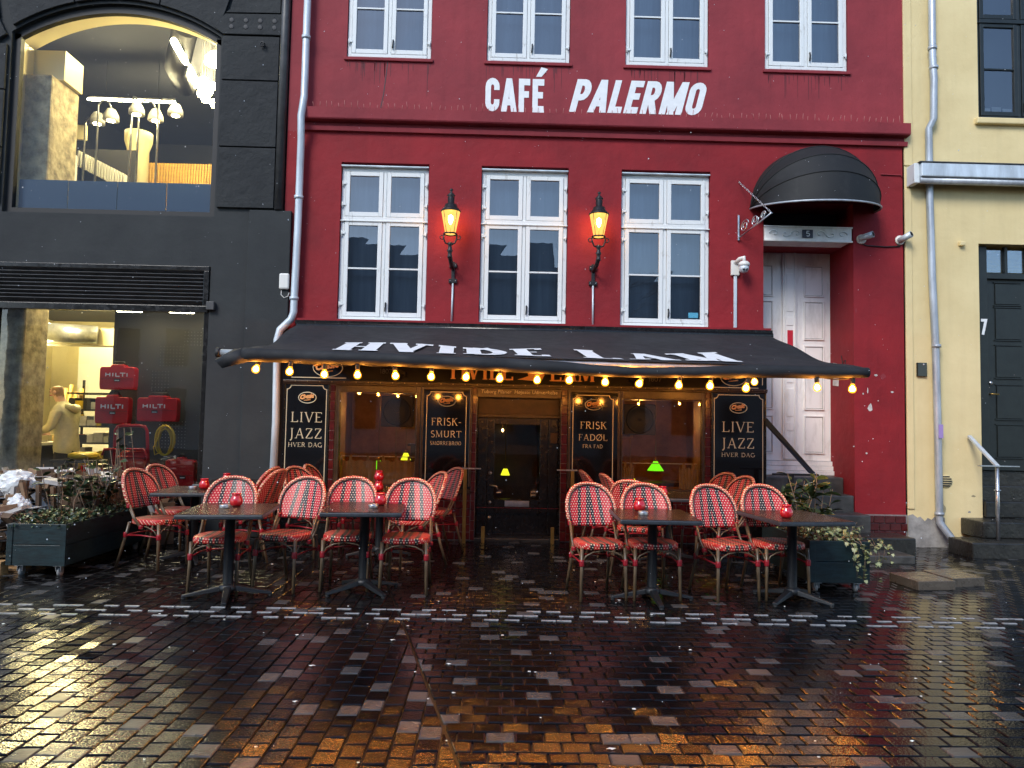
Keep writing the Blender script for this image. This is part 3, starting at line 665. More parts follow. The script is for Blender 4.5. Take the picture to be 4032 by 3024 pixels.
for za, zb in ((1.14, 1.42), (1.50, 1.62), (1.70, 2.1), (2.18, 2.32), (2.42, 2.9), (3.0, 3.12), (3.2, 3.75), (3.82, 4.0)):
    bx('stile_block', 'door_white', door, 4.128, 4.222, DY-.03, DY-.018, za, zb, .005)
for lx in (3.60, 4.33):
    for za, zb in ((1.18, 1.72), (1.80, 2.36), (2.44, 2.72), (2.80, 3.36), (3.42, 3.88)):
        mb = MB(); a, b = lx+.06, lx+.35
        mb.box(a, b, DY-.002, DY+.02, za, za+.018).box(a, b, DY-.002, DY+.02, zb-.018, zb).box(a, a+.018, DY-.002, DY+.02, za+.018, zb-.018).box(b-.018, b, DY-.002, DY+.02, za+.018, zb-.018)
        mb.build('panel_moulding', 'door_white', door, .004); bx('door_panel', 'door_white', door, a+.026, b-.026, DY+.012, DY+.0205, za+.026, zb-.026, .003); bx('panel_shadow_line', 'cement', door, a+.018, b-.018, DY+.0188, DY+.0197, za+.018, zb-.018)  # dark sheet round each panel paints its shadow outline
bx('door_sticker', 'red_sticker', door, 4.135, 4.215, DY-.034, DY-.031, 2.66, 2.93)
for i in range(3): bx('threshold_board', 'door_white', red, 3.55, 4.80, DY-.04-.03*i, DY+.03, .88+(2-i)*.066, .88+(2-i)*.066+.062, .008)
# graffiti tag and torn poster on the reveal
mb = MB(); mb.tube([(4.764, 10.1, 2.55), (4.764, 10.05, 2.40), (4.764, 10.12, 2.30), (4.764, 10.0, 2.36), (4.764, 9.98, 2.48), (4.764, 10.06, 2.45)], .006, 4).build('graffiti', 'shop_dark', red)
MB().add([(4.762, 10.36, 2.15), (4.762, 10.18, 2.13), (4.762, 10.16, 2.44), (4.762, 10.34, 2.47)], [(0, 1, 2, 3)]).build('torn_poster', 'paper', red)
# glazed tile plinth at the right corner
bx('plinth', 'mortar', red, 4.78, 5.46, FY-.015, FY+.05, -.02, .42)
tile = MB().box(-.068, .068, -.012, .012, -.046, .046).build('tile', 'tile_red', red, .004, world=False)
tfirst = [True]
def tiles(parent, x0, x1, z0, z1, y, skip=None):
    z = z0; r = 0
    while z+.09 <= z1+.02:
        x = x0 - (.072 if r % 2 else 0)
        while x < x1-.02:
            a, b = max(x, x0), min(x+.14, x1)
            if b-a > .03:
                o = tile if tfirst[0] else tile.copy()
                if not tfirst[0]: COL.objects.link(o)
                tfirst[0] = False; o.parent = parent; off = Vector((0, 0, 0)); q = parent
                while q: off += q.location; q = q.parent
                o.location = Vector(((a+b)/2, y+random.uniform(-.0015, .0015), z+.048))-off; o.scale = ((b-a-.006)/.136, 1, 1); o.rotation_euler = (random.gauss(0, .006), 0, random.gauss(0, .006))
            x += .144
        z += .100; r += 1
tiles(red, 4.79, 5.455, .01, .41, FY-.022)

# --- steps to the red door
def step(name, label, m, x0, x1, y0, y1, z0, z1):
    o = MB().box(x0, x1, y0, y1, z0, z1).build(name, m, None, .018); return tag(o, label, 'step')
step('stone_step', 'lowest dark stone slab step beside the ivy planter', 'stone_step', 3.5, 4.86, 8.50, 8.90, -.015, .09)
step('stone_step', 'wide wet stone step under the tiled corner of the red house', 'stone_dark', 3.5, 5.10, 8.90, 9.35, -.015, .235)
step('stone_step', 'third stone step up to the white door', 'stone_step', 3.62, 4.78, 9.35, 9.73, -.015, .45)
step('stone_step', 'fourth stone step up to the white door, inside the doorway', 'stone_step', 3.62, 4.755, 9.74, 10.02, -.015, .66)
step('stone_step', 'top stone step right under the white door', 'stone_step', 3.60, 4.755, 10.03, 10.42, -.015, .875)

# ================================================================== yellow building
yel = thing('yellow_building', 'pale yellow rendered house with black door and dark green window', 'building', (7.3, FY, 0))
mb = MB(); wall_mesh(mb, 5.472, 9.6, .06, 9.2, [(6.48, 7.60, .06, 4.075, .45), (6.51, 7.75, 5.80, 8.6, .14)], FY, .14); mb.build('wall', 'yellow_wall', yel)
shell(yel, 'outer_shell', 'house_white', 5.45, 9.6, FY+.01, 16, 0, 9.2)
mb = MB(); mb.box(5.47, 5.56, FY-.022, FY+.01, .5, 4.8).box(5.47, 5.58, FY-.022, FY+.01, 5.12, 9.2); mb.build('corner_strip', 'yellow_wall', yel, .006)
MB().prism([(5.475, .0), (6.46, .0), (6.46, .06), (6.33, .085), (6.22, .05), (6.12, .07), (6.06, .13), (6.03, .24), (5.97, .30), (5.965, .39), (5.90, .42), (5.87, .38), (5.84, .41), (5.79, .36), (5.74, .385), (5.70, .34), (5.64, .40), (5.60, .385), (5.54, .43), (5.475, .41)], FY-.006, FY+.02).build('bare_cement', 'cement', yel)
for i, (x, z, w_, h_) in enumerate([(6.30, .47, .05, .03), (6.34, .27, .08, .04), (6.2, .12, .16, .06)]): chip(x, z, w_, h_, 90+i, 'cement', parent=yel)
mat('damp', (.60, .49, .26), .8, .25, 9, .3, 20); mat('damp_dark', (.40, .34, .20), .8, .3, 9, .3, 20)
for i, (x, z, w_, h_) in enumerate([(5.95, .50, .07, .16), (6.36, .68, .06, .03)]): chip(x, z, w_, h_, 330+i, 'damp_dark', y=FY-.0020, parent=yel)
MB().prism([(5.60, 5.102), (7.2, 5.102), (9.5, 5.102), (9.5, 5.16), (8.4, 5.13), (7.6, 5.17), (7.1, 5.14), (6.6, 5.18), (6.2, 5.15), (5.95, 5.17), (5.7, 5.13), (5.60, 5.15)], FY-.0015, FY+.01).build('damp_line', 'damp_dark', yel)
casement(yel, 6.52, 7.74, 5.82, 8.58, 7.21, [6.53], [], FY+.06, m='green_paint', hinges=False, blind='interior_dark')
bx('sill', 'yellow_wall', yel, 6.45, 7.8, FY-.07, FY+.1, 5.715, 5.80, .015)
for i in range(3): bx('window_card', 'paper', yel, 6.62+.15*i, 6.75+.15*i, FY+.11, FY+.112, 5.90, 6.0+.02*(i % 2))
dr = bx('door', 'green_paint', yel, 6.48, 7.60, FY+.16, FY+.21, 1.02, 3.66)
bx('door_frame', 'green_paint', yel, 6.481, 6.66, FY+.10, FY+.18, 1.02, 4.07, .006); bx('door_frame', 'green_paint', yel, 6.66, 7.60, FY+.10, FY+.18, 3.62, 3.70, .006)
for za, zb in ((1.20, 1.62), (1.72, 2.16), (2.28, 2.70), (2.80, 3.22), (3.28, 3.56)):
    MB().box(6.80, 7.14, FY+.145, FY+.16, za, zb).box(6.78, 7.16, FY+.14, FY+.16, za-.025, za-.008).box(6.78, 7.16, FY+.14, FY+.16, zb+.008, zb+.025).build('door_panel', 'green_paint', dr, .004)
MB().lathe([(0, -.03), (.022, -.03), (.025, 0), (0, .0)], (6.71, FY+.155, 2.20), 10, 'Y').build('lock', 'steel', dr)
MB().tube([(6.70, FY+.155, 2.05), (6.70, FY+.11, 2.05), (6.80, FY+.105, 2.045)], .009, 6).build('handle', 'brass', dr)
for k in range(3):
    bx('transom_light', 'pane', yel, 6.66+.3*k, 6.92+.3*k, FY+.16, FY+.165, 3.72, 4.03)
    bx('transom_bar', 'green_paint', yel, 6.92+.3*k, 6.96+.3*k, FY+.12, FY+.17, 3.70, 4.07)
bx('hall_ceiling', 'wood_yellow', yel, 6.5, 7.6, FY+.40, FY+.44, 3.6, 4.1)
wall_text('house_number', '7', 6.550, 6.640, 2.85, 3.06, FY+.094, 'white_ink', yel, T=.24, serif=0)
vb = MB().lathe([(0, -.012), (.085, -.012), (.09, 0)], (5.987, FY-.002, .872), 20, 'Y').build('vent', 'yellow_wall', yel)
for i in range(5):
    hz = .872-.06+.03*i; hw = math.sqrt(.075**2-(hz-.872)**2); bx('vent_slot', 'shop_dark', vb, 5.987-hw, 5.987+hw, FY-.019, FY-.015, hz-.008, hz+.008)
it = tag(MB().box(5.607, 5.738, FY-.035, FY, 2.255, 2.44).build('intercom', 'black_gloss', None, .006), 'small black intercom on the yellow wall left of the drainpipe', 'intercom')
MB().lathe([(0, -.004), (.012, -.004), (.012, 0)], (5.69, FY-.036, 2.415), 10, 'Y').build('call_button', 'paper', it, world=False)
tag(MB().box(6.20, 6.27, FY-.06, FY, 4.03, 4.09).build('sensor', 'yellow_wall', None, .012), 'small yellow box fixed left of the black door', 'sensor')
# long pale awning cassette on the yellow wall
cas = thing('awning_cassette', 'closed pale metal awning box on the yellow wall', 'awning box', (7.3, FY, 4.8))
mb = MB(); mb.prism([(0, 0)]*0 or [(5.575, 4.90), (9.6, 4.90), (9.6, 5.085), (5.575, 5.085)], FY-.24, FY); mb.build('case', 'zinc_light', cas, .012)
MB().tube([(5.575, FY-.17, 4.865), (9.6, FY-.17, 4.865)], .048, 12).build('front_bar', 'zinc', cas)
MB().box(5.50, 5.574, FY-.2, FY-.002, 4.82, 5.09).build('end_plate', 'white_paint', cas, .01)
bx('flashing', 'dark_pipe', cas, 5.55, 9.6, FY-.25, FY-.002, 5.088, 5.10)
# steps to the black door
step('stone_step', 'lowest mossy step in front of the black door', 'stone_dark', 5.80, 8.4, 8.93, 9.42, -.015, .19)
step('stone_step', 'second step below the black door, against the yellow wall', 'stone_dark', 6.17, 8.4, 9.28, 9.74, .19, .40)
step('stone_step', 'third stone step below the black door in the doorway', 'stone_dark', 6.49, 7.59, 9.70, 9.83, .401, .62)
step('stone_step', 'fourth stone step below the black door in the doorway', 'stone_dark', 6.49, 7.59, 9.831, 9.95, .401, .82)
step('stone_step', 'top stone step at the foot of the black door', 'stone_dark', 6.49, 7.59, 9.951, 10.1, .401, 1.02)
hr = thing('handrail', 'slim steel handrail on a post at the black door', 'handrail', (6.6, 9.15, .2))
MB().tube([(6.28, 9.16, .19), (6.28, 9.16, 1.10)], .022, 8).build('post', 'steel', hr)
MB().tube([(6.28, 9.16, .80), (6.28, 9.16, .815)], .04, 10).build('collar', 'steel', hr)
bx('rail_plate', 'steel', hr, 6.05, 6.55, 9.13, 9.19, 1.10, 1.115, .003)
MB().obox((6.29, 9.44, 1.29), (.05, .66, .03), Matrix.Rotation(radians(34), 3, 'X')).build('rail', 'zinc_light', hr, .004)
# drainpipes
def pipe(name, label, pts, r, m, collars=(), group=None):
    t = thing(name, label, 'drainpipe', (pts[-1][0], pts[-1][1], pts[-1][2]), 0, group)
    MB().tube(pts, r, 12).build('pipe', m, t)
    for c in collars:
        MB().tube([(c[0], c[1], c[2]-.02), (c[0], c[1], c[2]+.02)], r+.012, 12).build('collar', m, t)
    return t
yp = pipe('drainpipe', 'grey zinc drainpipe down the yellow house', [(5.83, FY-.09, 9.2), (5.83, FY-.09, 6.6), (5.845, FY-.09, 6.3), (5.835, FY-.09, 5.74), (5.79, FY-.05, 5.62), (5.79, FY-.05, 4.7), (5.80, FY-.07, 3.6), (5.83, FY-.08, 2.6), (5.845, FY-.08, 1.4), (5.85, FY-.08, .42), (5.85, FY-.08, .34), (5.95, FY-.17, .15), (5.99, FY-.2, .06), (5.99, FY-.2, -.01)], .046, 'zinc', [(5.83, FY-.09, 6.72), (5.835, FY-.085, 2.66), (5.85, FY-.08, .45), (5.845, FY-.09, 6.45)])
MB().box(5.82, 5.88, FY-.139, FY-.134, 1.44, 1.62).build('sticker', 'violet_sticker', yp)
pipe('drainpipe', 'pale weathered drainpipe on the red house, bending behind the awning', [(-2.62, FY-.10, 9.2), (-2.62, FY-.10, 5.8), (-2.63, FY-.18, 5.5), (-2.64, FY-.10, 5.2), (-2.645, FY-.09, 4.0), (-2.66, FY-.09, 2.92), (-2.69, FY-.10, 2.82), (-2.82, FY-.12, 2.68), (-2.85, FY-.12, 2.55), (-2.83, FY-.12, 1.5), (-2.85, FY-.12, -.01)], .048, 'zinc_light', [(-2.645, FY-.095, 4.44), (-2.66, FY-.09, 3.1), (-2.84, FY-.12, 2.30), (-2.62, FY-.1, 6.6)])
pipe('drainpipe', 'charcoal drainpipe at the edge of the dark shop building', [(-2.925, FY-.02, 9.2), (-2.925, FY-.02, 4.28)], .06, 'dark_pipe', [])
jb = tag(MB().box(-2.865, -2.735, FY-.10, FY-.045, 3.22, 3.43).build('junction_box', 'ivory', None, .02), 'ivory junction box with a loop of cable at the wall corner', 'junction box')
MB().tube([(-2.84, FY-.05, 3.22), (-2.84, FY-.06, 3.15), (-2.80, FY-.06, 3.11), (-2.75, FY-.06, 3.13), (-2.735, FY-.06, 3.18)], .006, 5).build('cable', 'ivory', jb, world=False)

# ================================================================== dark shop building
dk = thing('shop_building', 'charcoal rendered shop building with arched upper window and louvred vent', 'building', (-5.2, FY, 0))
AX0, AX1, AZ0, ASP, ATOP = -6.545, -3.775, 4.18, 6.62, 7.045
def archz(x, x0=AX0, x1=AX1, sp=ASP, top=ATOP):
    c = (x0+x1)/2; hw = (x1-x0)/2; rise = top-sp; R = (hw*hw+rise*rise)/(2*rise); return top-R+math.sqrt(max(0, R*R-(x-c)**2))
mb = MB()
wall_mesh(mb, -9.5, -2.87, 0, ASP, [(AX0, AX1, AZ0, ASP, .14, 1), (-7.6, -3.79, .12, 3.51, .10)], FY, .3)
n = 28; xs = [AX0+(AX1-AX0)*i/n for i in range(n+1)]
for a, b in zip(xs[:-1], xs[1:]):
    mb.quad((a, FY, archz(a)), (b, FY, archz(b)), (b, FY, 9.2), (a, FY, 9.2)); mb.quad((b, FY, archz(b)), (a, FY, archz(a)), (a, FY+.14, archz(a)), (b, FY+.14, archz(b)))
mb.quad((-9.5, FY, ASP), (AX0, FY, ASP), (AX0, FY, 9.2), (-9.5, FY, 9.2)); mb.quad((AX1, FY, ASP), (-2.87, FY, ASP), (-2.87, FY, 9.2), (AX1, FY, 9.2))
mb.build('wall', 'dark_smooth', dk)
shell(dk, 'outer_shell', 'dark_smooth', -9.49, -2.87, FY+.01, 19, 0, 9.2)
# the reveal of the arch top is removed at spring height (hole edge) so no face cuts the window
def block(poly): return MB().prism(poly, FY-.045, FY+.0).build('stone_block', 'dark_wall', dk, .006)
XR0, XR1 = -3.74, -2.99
for za, zb in ((4.30, 5.108), (5.124, 6.012), (6.028, 6.625)): block([(XR0, za), (XR1, za), (XR1, zb), (XR0, zb)])
block([(XR0+.02, 6.945), (XR1, 6.955), (XR1, 7.9), (-3.45, 7.9), (-3.66, 6.99)])
XL1 = -6.58
for za, zb in ((4.30, 5.02), (5.036, 5.80), (5.816, 6.43)): block([(-9.4, za), (XL1, za), (XL1, zb), (-9.4, zb)])
block([(-9.4, 6.80), (XL1-.12, 6.80), (XL1-.3, 7.9), (-9.4, 7.9)])
# voussoirs round the arch
vx = [-6.52, -5.72, -5.16, -4.60, -3.80]
for a, b in zip(vx[:-1], vx[1:]):
    k = 8; low = [(a+.008+(b-a-.016)*i/k, archz(min(max(a+.008+(b-a-.016)*i/k, AX0), AX1))+.045) for i in range(k+1)]
    c = -5.16; block(low + [((b-.008)+(b-c)*.28, 7.95), ((a+.008)+(a-c)*.28, 7.95)])
# cross-shaped anchor plates with pairs of bolt hollows
for sx, pts in ((1, [(-3.86, 6.735), (-3.74, 6.645), (-2.97, 6.645), (-2.97, 6.935), (-3.72, 6.925)]), (-1, [(-9.0, 6.45), (-6.74, 6.45), (-6.585, 6.56), (-6.70, 6.78), (-9.0, 6.78)])):
    pl = MB().prism(pts, FY-.055, FY).build('relief_panel', 'dark_wall', dk, .008)
    for k in range(4):
        x = (-3.63+.19*k) if sx > 0 else (-6.80-.19*k); zc = 6.79 if sx > 0 else 6.61
        for dz in (.045, -.045): MB().lathe([(.0, -.002), (.028, -.003), (.036, 0)], (x, FY-.0555, zc+dz), 12, 'Y').build('hollow', 'shop_dark', pl)
MB().tube([(-3.20, FY-.03, 6.52), (-3.20, FY-.09, 6.51)], .02, 8).tube([(-3.20+.03*cos(a*.6), FY-.09, 6.50+.03*sin(a*.6)) for a in range(11)], .009, 5).build('ring_bolt', 'black_iron', dk)
# lower pier beside the shop window, stepping out under the pipe
MB().box(-3.30, -2.745, FY-.055, FY+.0, 0, 4.27).build('pier', 'dark_smooth', dk, .01)
# arched window: frame, pane
Y0 = FY+.06
mb = MB(); fr = .085
mb.box(AX0, AX0+fr, Y0, Y0+.08, AZ0, ASP).box(AX1-fr, AX1, Y0, Y0+.08, AZ0, ASP).box(AX0+fr, AX1-fr, Y0, Y0+.08, AZ0, AZ0+.075)
for a, b in zip(xs[:-1], xs[1:]):
    za, zb = archz(a), archz(b); mb.add([(a, Y0, za-.10), (b, Y0, zb-.10), (b, Y0, zb), (a, Y0, za), (a, Y0+.08, za-.10), (b, Y0+.08, zb-.10)], [(0, 1, 2, 3), (1, 0, 4, 5)])
aw = mb.build('arched_window', 'rubber', dk)
gx = [AX0+fr+(AX1-AX0-2*fr)*i/20 for i in range(21)]
MB().add([(x, Y0+.04, AZ0+.07) for x in gx]+[(x, Y0+.04, archz(x)-.07) for x in gx], [(i, i+1, 22+i, 21+i) for i in range(20)]).build('pane', 'shop_pane', aw)
# shop front: louvre, window frame, pane
lv = MB().box(-7.6, -3.80, FY-.02, FY+.06, 3.45, 3.51).box(-7.6, -3.80, FY-.02, FY+.06, 2.90, 2.985).box(-3.87, -3.80, FY-.02, FY+.06, 2.985, 3.45).build('louvre', 'black_paint', dk, .006)
sm = None
for i in range(9):
    z = 3.01+.050*i
    o = MB().obox((-5.735, FY+.02, z+.02), (3.72, .075, .010), Matrix.Rotation(radians(-38), 3, 'X')).build('slat', 'dark_pipe', lv)
bx('louvre_back', 'shop_dark', lv, -7.6, -3.81, FY+.07, FY+.09, 2.95, 3.50)
tag(MB().box(-3.807, -3.703, FY-.07, FY, 2.93, 3.04).build('alarm_box', 'dark_pipe', None, .008), 'small dark box beside the louvred vent', 'alarm box')
sw = MB().box(-3.86, -3.795, FY+.02, FY+.10, .12, 2.90).box(-7.6, -3.86, FY+.02, FY+.10, .12, .20).box(-6.60, -6.53, FY+.02, FY+.10, .20, 2.90).build('shop_window', 'black_paint', dk, .004)
MB().quad((-6.53, FY+.06, .20), (-3.86, FY+.06, .20), (-3.86, FY+.06, 2.90), (-6.53, FY+.06, 2.90)).build('pane', 'front_pane', sw)
MB().quad((-7.6, FY+.06, .20), (-6.60, FY+.06, .20), (-6.60, FY+.06, 2.90), (-7.6, FY+.06, 2.90)).build('pane', 'shop_pane', sw)
# --- rooms inside
def room(x0, x1, y0, y1, z0, z1, wall, ceil, floor, back=None):
    mb = MB(); mb.quad((x0, y0, z0), (x0, y1, z0), (x0, y1, z1), (x0, y0, z1)); mb.quad((x1, y1, z0), (x1, y0, z0), (x1, y0, z1), (x1, y1, z1)); mb.quad((x0, y1, z0), (x1, y1, z0), (x1, y1, z1), (x0, y1, z1))
    mb.build('room_wall', wall, dk); MB().quad((x0, y0, z1), (x1, y0, z1), (x1, y1, z1), (x0, y1, z1)).build('room_ceiling', ceil, dk); MB().quad((x0, y0, z0), (x1, y0, z0), (x1, y1, z0), (x0, y1, z0)).build('room_floor', floor, dk)
room(-9.2, -3.3, FY+.30, 18.5, 4.15, 8.4, 'shop_dark', 'shop_ceiling', 'shop_dark')
room(-9.2, -3.3, FY+.11, 15.5, .1, 3.48, 'shop_wall', 'shop_ceiling', 'shop_dark')
# warm soffit inside the arch
mb = MB()
for a, b in zip(xs[:-1], xs[1:]): mb.quad((b, FY+.145, archz(b)-.01), (a, FY+.145, archz(a)-.01), (a, FY+.48, archz(a)-.02), (b, FY+.48, archz(b)-.02)); mb.quad((a, FY+.48, archz(a)-.02), (b, FY+.48, archz(b)-.02), (b, FY+.48, 8.3), (a, FY+.48, 8.3))
mb.box(AX0-.05, AX0+.42, FY+.5, FY+.95, 6.2, 6.62); mb.build('arch_soffit', 'cream_enamel', dk)
bx('arch_jamb', 'cream_enamel', dk, AX1-.002, AX1+.05, FY+.145, FY+.48, 4.16, 6.62); bx('arch_jamb', 'cream_enamel', dk, AX0-.05, AX0+.002, FY+.145, FY+.48, 4.16, 6.62)
MB().box(AX0-.2, AX0+.36, FY+.32, FY+1.0, 4.16, 6.20).build('stone_pillar', 'pillar_stone', dk, .03)
for i in range(4): bx('parapet_reflection', 'sky_reflection_blue', dk, AX0+.09+.655*i, AX0+.735+.655*i, FY+.18, FY+.20, 4.2, 4.675, .003)  # sky mirrored in the pane, put into the parapet boards as blue
bx('stone_pillar', 'pillar_stone', dk, -7.0, -6.33, FY+.25, FY+.8, .1, 3.47, .03)
bx('display_wall', 'shop_dark', dk, -5.42, -3.31, FY+.80, FY+.86, .1, 3.47)
bx('display_plinth', 'shop_dark', dk, -6.3, -3.31, FY+.12, FY+.78, .1, .55)

# ================================================================== things in the shop, upper floor
def tube_light(label, a, b, r=.035, m='tube_glow', drop=.5):
    t = thing('tube_light', label, 'lamp', a, 0, 'shop tube lights'); MB().tube([a, b], r, 8).build('tube', m, t)
    u = Vector((0, 0, r+.03)); MB().tube([Vector(a)+u, Vector(b)+u], .03, 6).build('housing', 'shop_dark', t)
    for p in (Vector(a).lerp(Vector(b), .2), Vector(a).lerp(Vector(b), .8)): MB().tube([p+u, p+Vector((0, 0, drop))], .006, 4).build('hanger', 'shop_dark', t)
    return t
tube_light('bright linear light receding along the upper shop ceiling', (-4.97, 11.0, 7.19), (-6.2, 15.0, 8.30), .05, drop=.1)
tube_light('long horizontal tube light above the lamp display', (-7.9, 14, 7.56), (-6.25, 14, 7.55), .022, drop=.8)
def stand_lamp(label, x, ztop, zs, shade_x, y=12.5):
    t = thing('display_lamp', label, 'lamp', (x, y, 4.16), 0, 'lamps on show upstairs')
    MB().tube([(x, y, 4.16), (x, y, ztop-.08), (x+(shade_x-x)*.25, y, ztop), (x+(shade_x-x)*.75, y, ztop-.02), (shade_x, y, zs+.16)], .018, 6).build('stem', 'steel', t)
    MB().lathe([(.03, .16), (.07, .14), (.12, .04), (.13, -.05)], (shade_x, y, zs), 14).build('shade', 'ivory', t)
    MB().lathe([(0, -.07), (.06, -.05), (.07, 0), (.04, .05), (0, .06)], (shade_x, y, zs-.01), 10).build('bulb', 'shop_glow', t)
stand_lamp('lit white lamp hanging lowest in the arched window', -6.87, 6.90, 6.60, -6.65)
stand_lamp('lit white lamp on the middle pole in the arched window', -6.30, 6.98, 6.72, -6.22)
stand_lamp('lit white lamp right of the middle pole', -6.28, 7.0, 6.70, -5.99, 12.7)
stand_lamp('slim bent lamp stand nearest the stone pillar', -7.30, 6.75, 6.70, -7.1, 12.9)
stand_lamp('dark-rimmed lit lamp right of the pair of white lamps', -5.9, 7.0, 6.76, -5.61, 12.6)
cl = thing('pendant_cluster', 'cluster of lit round bulbs at the right edge of the arched window', 'lamp', (-4.45, 11, 8.38))
for x, y, z, r in ((-4.50, 11, 6.59, .07), (-4.43, 11, 6.44, .075), (-4.34, 11.05, 6.27, .07), (-4.55, 11.1, 6.45, .06), (-4.42, 10.9, 6.28, .07), (-4.62, 11.2, 6.48, .055), (-4.36, 11, 6.52, .06)):
    MB().tube([(x, y, z+r), (x, y, 8.38)], .005, 4).build('cord', 'shop_dark', cl); MB().lathe([(0, -r), (r*.7, -r*.7), (r, 0), (r*.7, r*.7), (0, r)], (x, y, z), 12).build('globe', 'shop_glow', cl)
t = thing('dome_pendant', 'white dome pendant cut by the right side of the arched window', 'lamp', (-4.33, 11, 8.38))
MB().lathe([(.16, -.06), (.15, .02), (.09, .1), (.02, .12)], (-4.33, 11, 6.92), 14).build('shade', 'shop_glow', t); MB().tube([(-4.33, 11, 7.04), (-4.33, 11, 8.38)], .006, 4).build('cord', 'shop_dark', t)
tag(MB().lathe([(.19, 0), (.19, 2.25), (.24, 2.42), (.24, 2.57), (0, 2.57)], (-6.66, 13.5, 4.16), 20).build('round_column', 'cream_enamel'), 'round cream column with flared top in the upper shop', 'column')
tag(MB().tube([(-5.2, 11.9, 7.9), (-5.55, 12.5, 7.70), (-5.9, 13.2, 7.85), (-6.3, 14.5, 8.1)], .20, 14).build('air_duct', 'shop_dark'), 'black ventilation duct under the upper shop ceiling', 'duct')
sl_ = thing('slatted_screen', 'yellow slatted timber screen at the back of the upper shop', 'screen', (-6.0, 14, 4.16))
for i in range(26): bx('slat', 'wood_yellow', sl_, -6.72+.052*i, -6.69+.052*i, 14, 14.04, 4.16, 6.36)
bx('panel', 'wood_yellow', sl_, -6.72, -5.37, 14.05, 14.07, 4.16, 6.25)
rk = thing('tool_rack', 'sloping rack of pale hanging goods in the upper shop', 'rack', (-7.1, 13, 4.16))
bx('board', 'shop_dark', rk, -7.55, -6.55, 13.2, 13.24, 4.16, 6.3)
for i in range(18):
    x = -7.47+.048*i; z = 6.2-.0235*i; MB().box(x, x+.026, 13.0, 13.1, z-.28, z).build('hanging_tool', 'ivory', rk)
tag(MB().box(-7.74, -7.34, 13, 13.05, 6.40, 6.66).build('shop_sign', 'cream_enamel'), 'small cream department sign hanging in the upper shop', 'sign').rotation_euler = (0, 0, 0)
for k, (x, lab) in enumerate(((-7.1, 'white bulb carton nearest the stone pillar upstairs'), (-6.82, 'white bulb carton right of the first one upstairs'))):
    t = thing('carton', lab, 'box', (x, 11.5, 4.16)); bx('box', 'ivory', t, x-.13, x+.13, 11.4, 11.66, 4.16, 5.62, .004); MB().lathe([(0, -.004), (.07, -.004), (.08, .0)], (x, 11.395, 5.42), 12, 'Y').build('bulb_picture', 'cardboard_dark', t)
# ================================================================== lower shop
tube_light('upright bright tube light behind the shop pillar', (-7.98, 13, 2.60), (-7.98, 13, 3.28), .05, drop=.0)
for k, (x, y, l) in enumerate(((-7.0, 12.0, 'front'), (-6.2, 13.5, 'rear'))):
    t = thing('ceiling_light', 'flat square ceiling lamp over the shop counter, '+l+' one', 'lamp', (x, y, 3.47)); bx('diffuser', 'shop_glow', t, x-.3, x+.3, y-.25, y+.25, 3.40, 3.44); bx('housing', 'ivory', t, x-.32, x+.32, y-.27, y+.27, 3.442, 3.47)
t = thing('spot_lamp', 'small bright ceiling spot at the top of the shop window', 'lamp', (-5.98, 11.0, 3.47)); MB().lathe([(0, 0), (.06, .0), (.07, .05), (.07, .17)], (-5.98, 11, 3.27), 12).build('spot', 'shop_glow', t)
bx('shop_beam', 'cream_enamel', dk, -9.1, -5.45, 13.0, 13.3, 2.75, 3.05); bx('shop_partition', 'ivory', dk, -8.1, -7.42, 14.5, 14.6, .1, 3.06)
MB().tube([(-7.6, 12.6, 2.92), (-6.9, 12.9, 2.92)], .16, 14).build('ceiling_duct', 'steel', dk)
shv = thing('shelving', 'black shop shelving stacked with goods behind the assistant', 'shelf', (-6.0, 12.0, .1))
for i in range(7): bx('shelf_board', 'shelf_black', shv, -6.72, -5.44, 11.75, 12.2, .30+.26*i, .325+.26*i)
for x in (-6.72, -6.08, -5.46): bx('upright', 'shelf_black', shv, x, x+.03, 12.18, 12.21, .1, 2.1)
r = random.Random(5)
for i in range(6):
    x = -6.70
    while x < -5.5:
        w_ = r.uniform(.05, .16); h_ = r.uniform(.07, .20)
        bx('packet', r.choice(['ivory', 'hilti_red', 'shop_dark', 'paper', 'yellow_cable', 'steel']), shv, x, x+w_-.012, 11.78, 12.0, .326+.26*i, .326+.26*i+h_); x += w_
ct = thing('counter', 'low work counter with papers in front of the shop assistant', 'counter', (-7.0, 11.2, .1)); bx('top', 'ivory', ct, -7.5, -6.55, 10.9, 11.5, 1.08, 1.12); bx('body', 'shop_dark', ct, -7.45, -6.6, 10.95, 11.45, .1, 1.08)
bx('papers', 'paper', ct, -6.95, -6.65, 10.95, 11.2, 1.121, 1.14)
for k in range(5): tag(MB().tube([(-7.05+.08*k, 11.9, .1), (-7.02+.085*k, 12.1, 1.9+.06*(k % 3))], .028, 6).build('timber_pole', 'wood_yellow'), ['leftmost', 'second', 'middle', 'fourth', 'rightmost'][k]+' of the pale timber poles leaning behind the counter', 'pole', 'poles behind the counter')
tag(MB().lathe([(.14, 0), (.20, .03), (.20, .07), (.14, .10), (.10, .05), (.14, 0)], (-5.86, 10.75, .90), 20).build('cable_reel', 'yellow_cable'), 'yellow cable ring lying on the shop shelf', 'cable')
bx('low_shelf', 'shelf_black', shv, -6.2, -5.5, 10.5, 11.0, .86, .895)
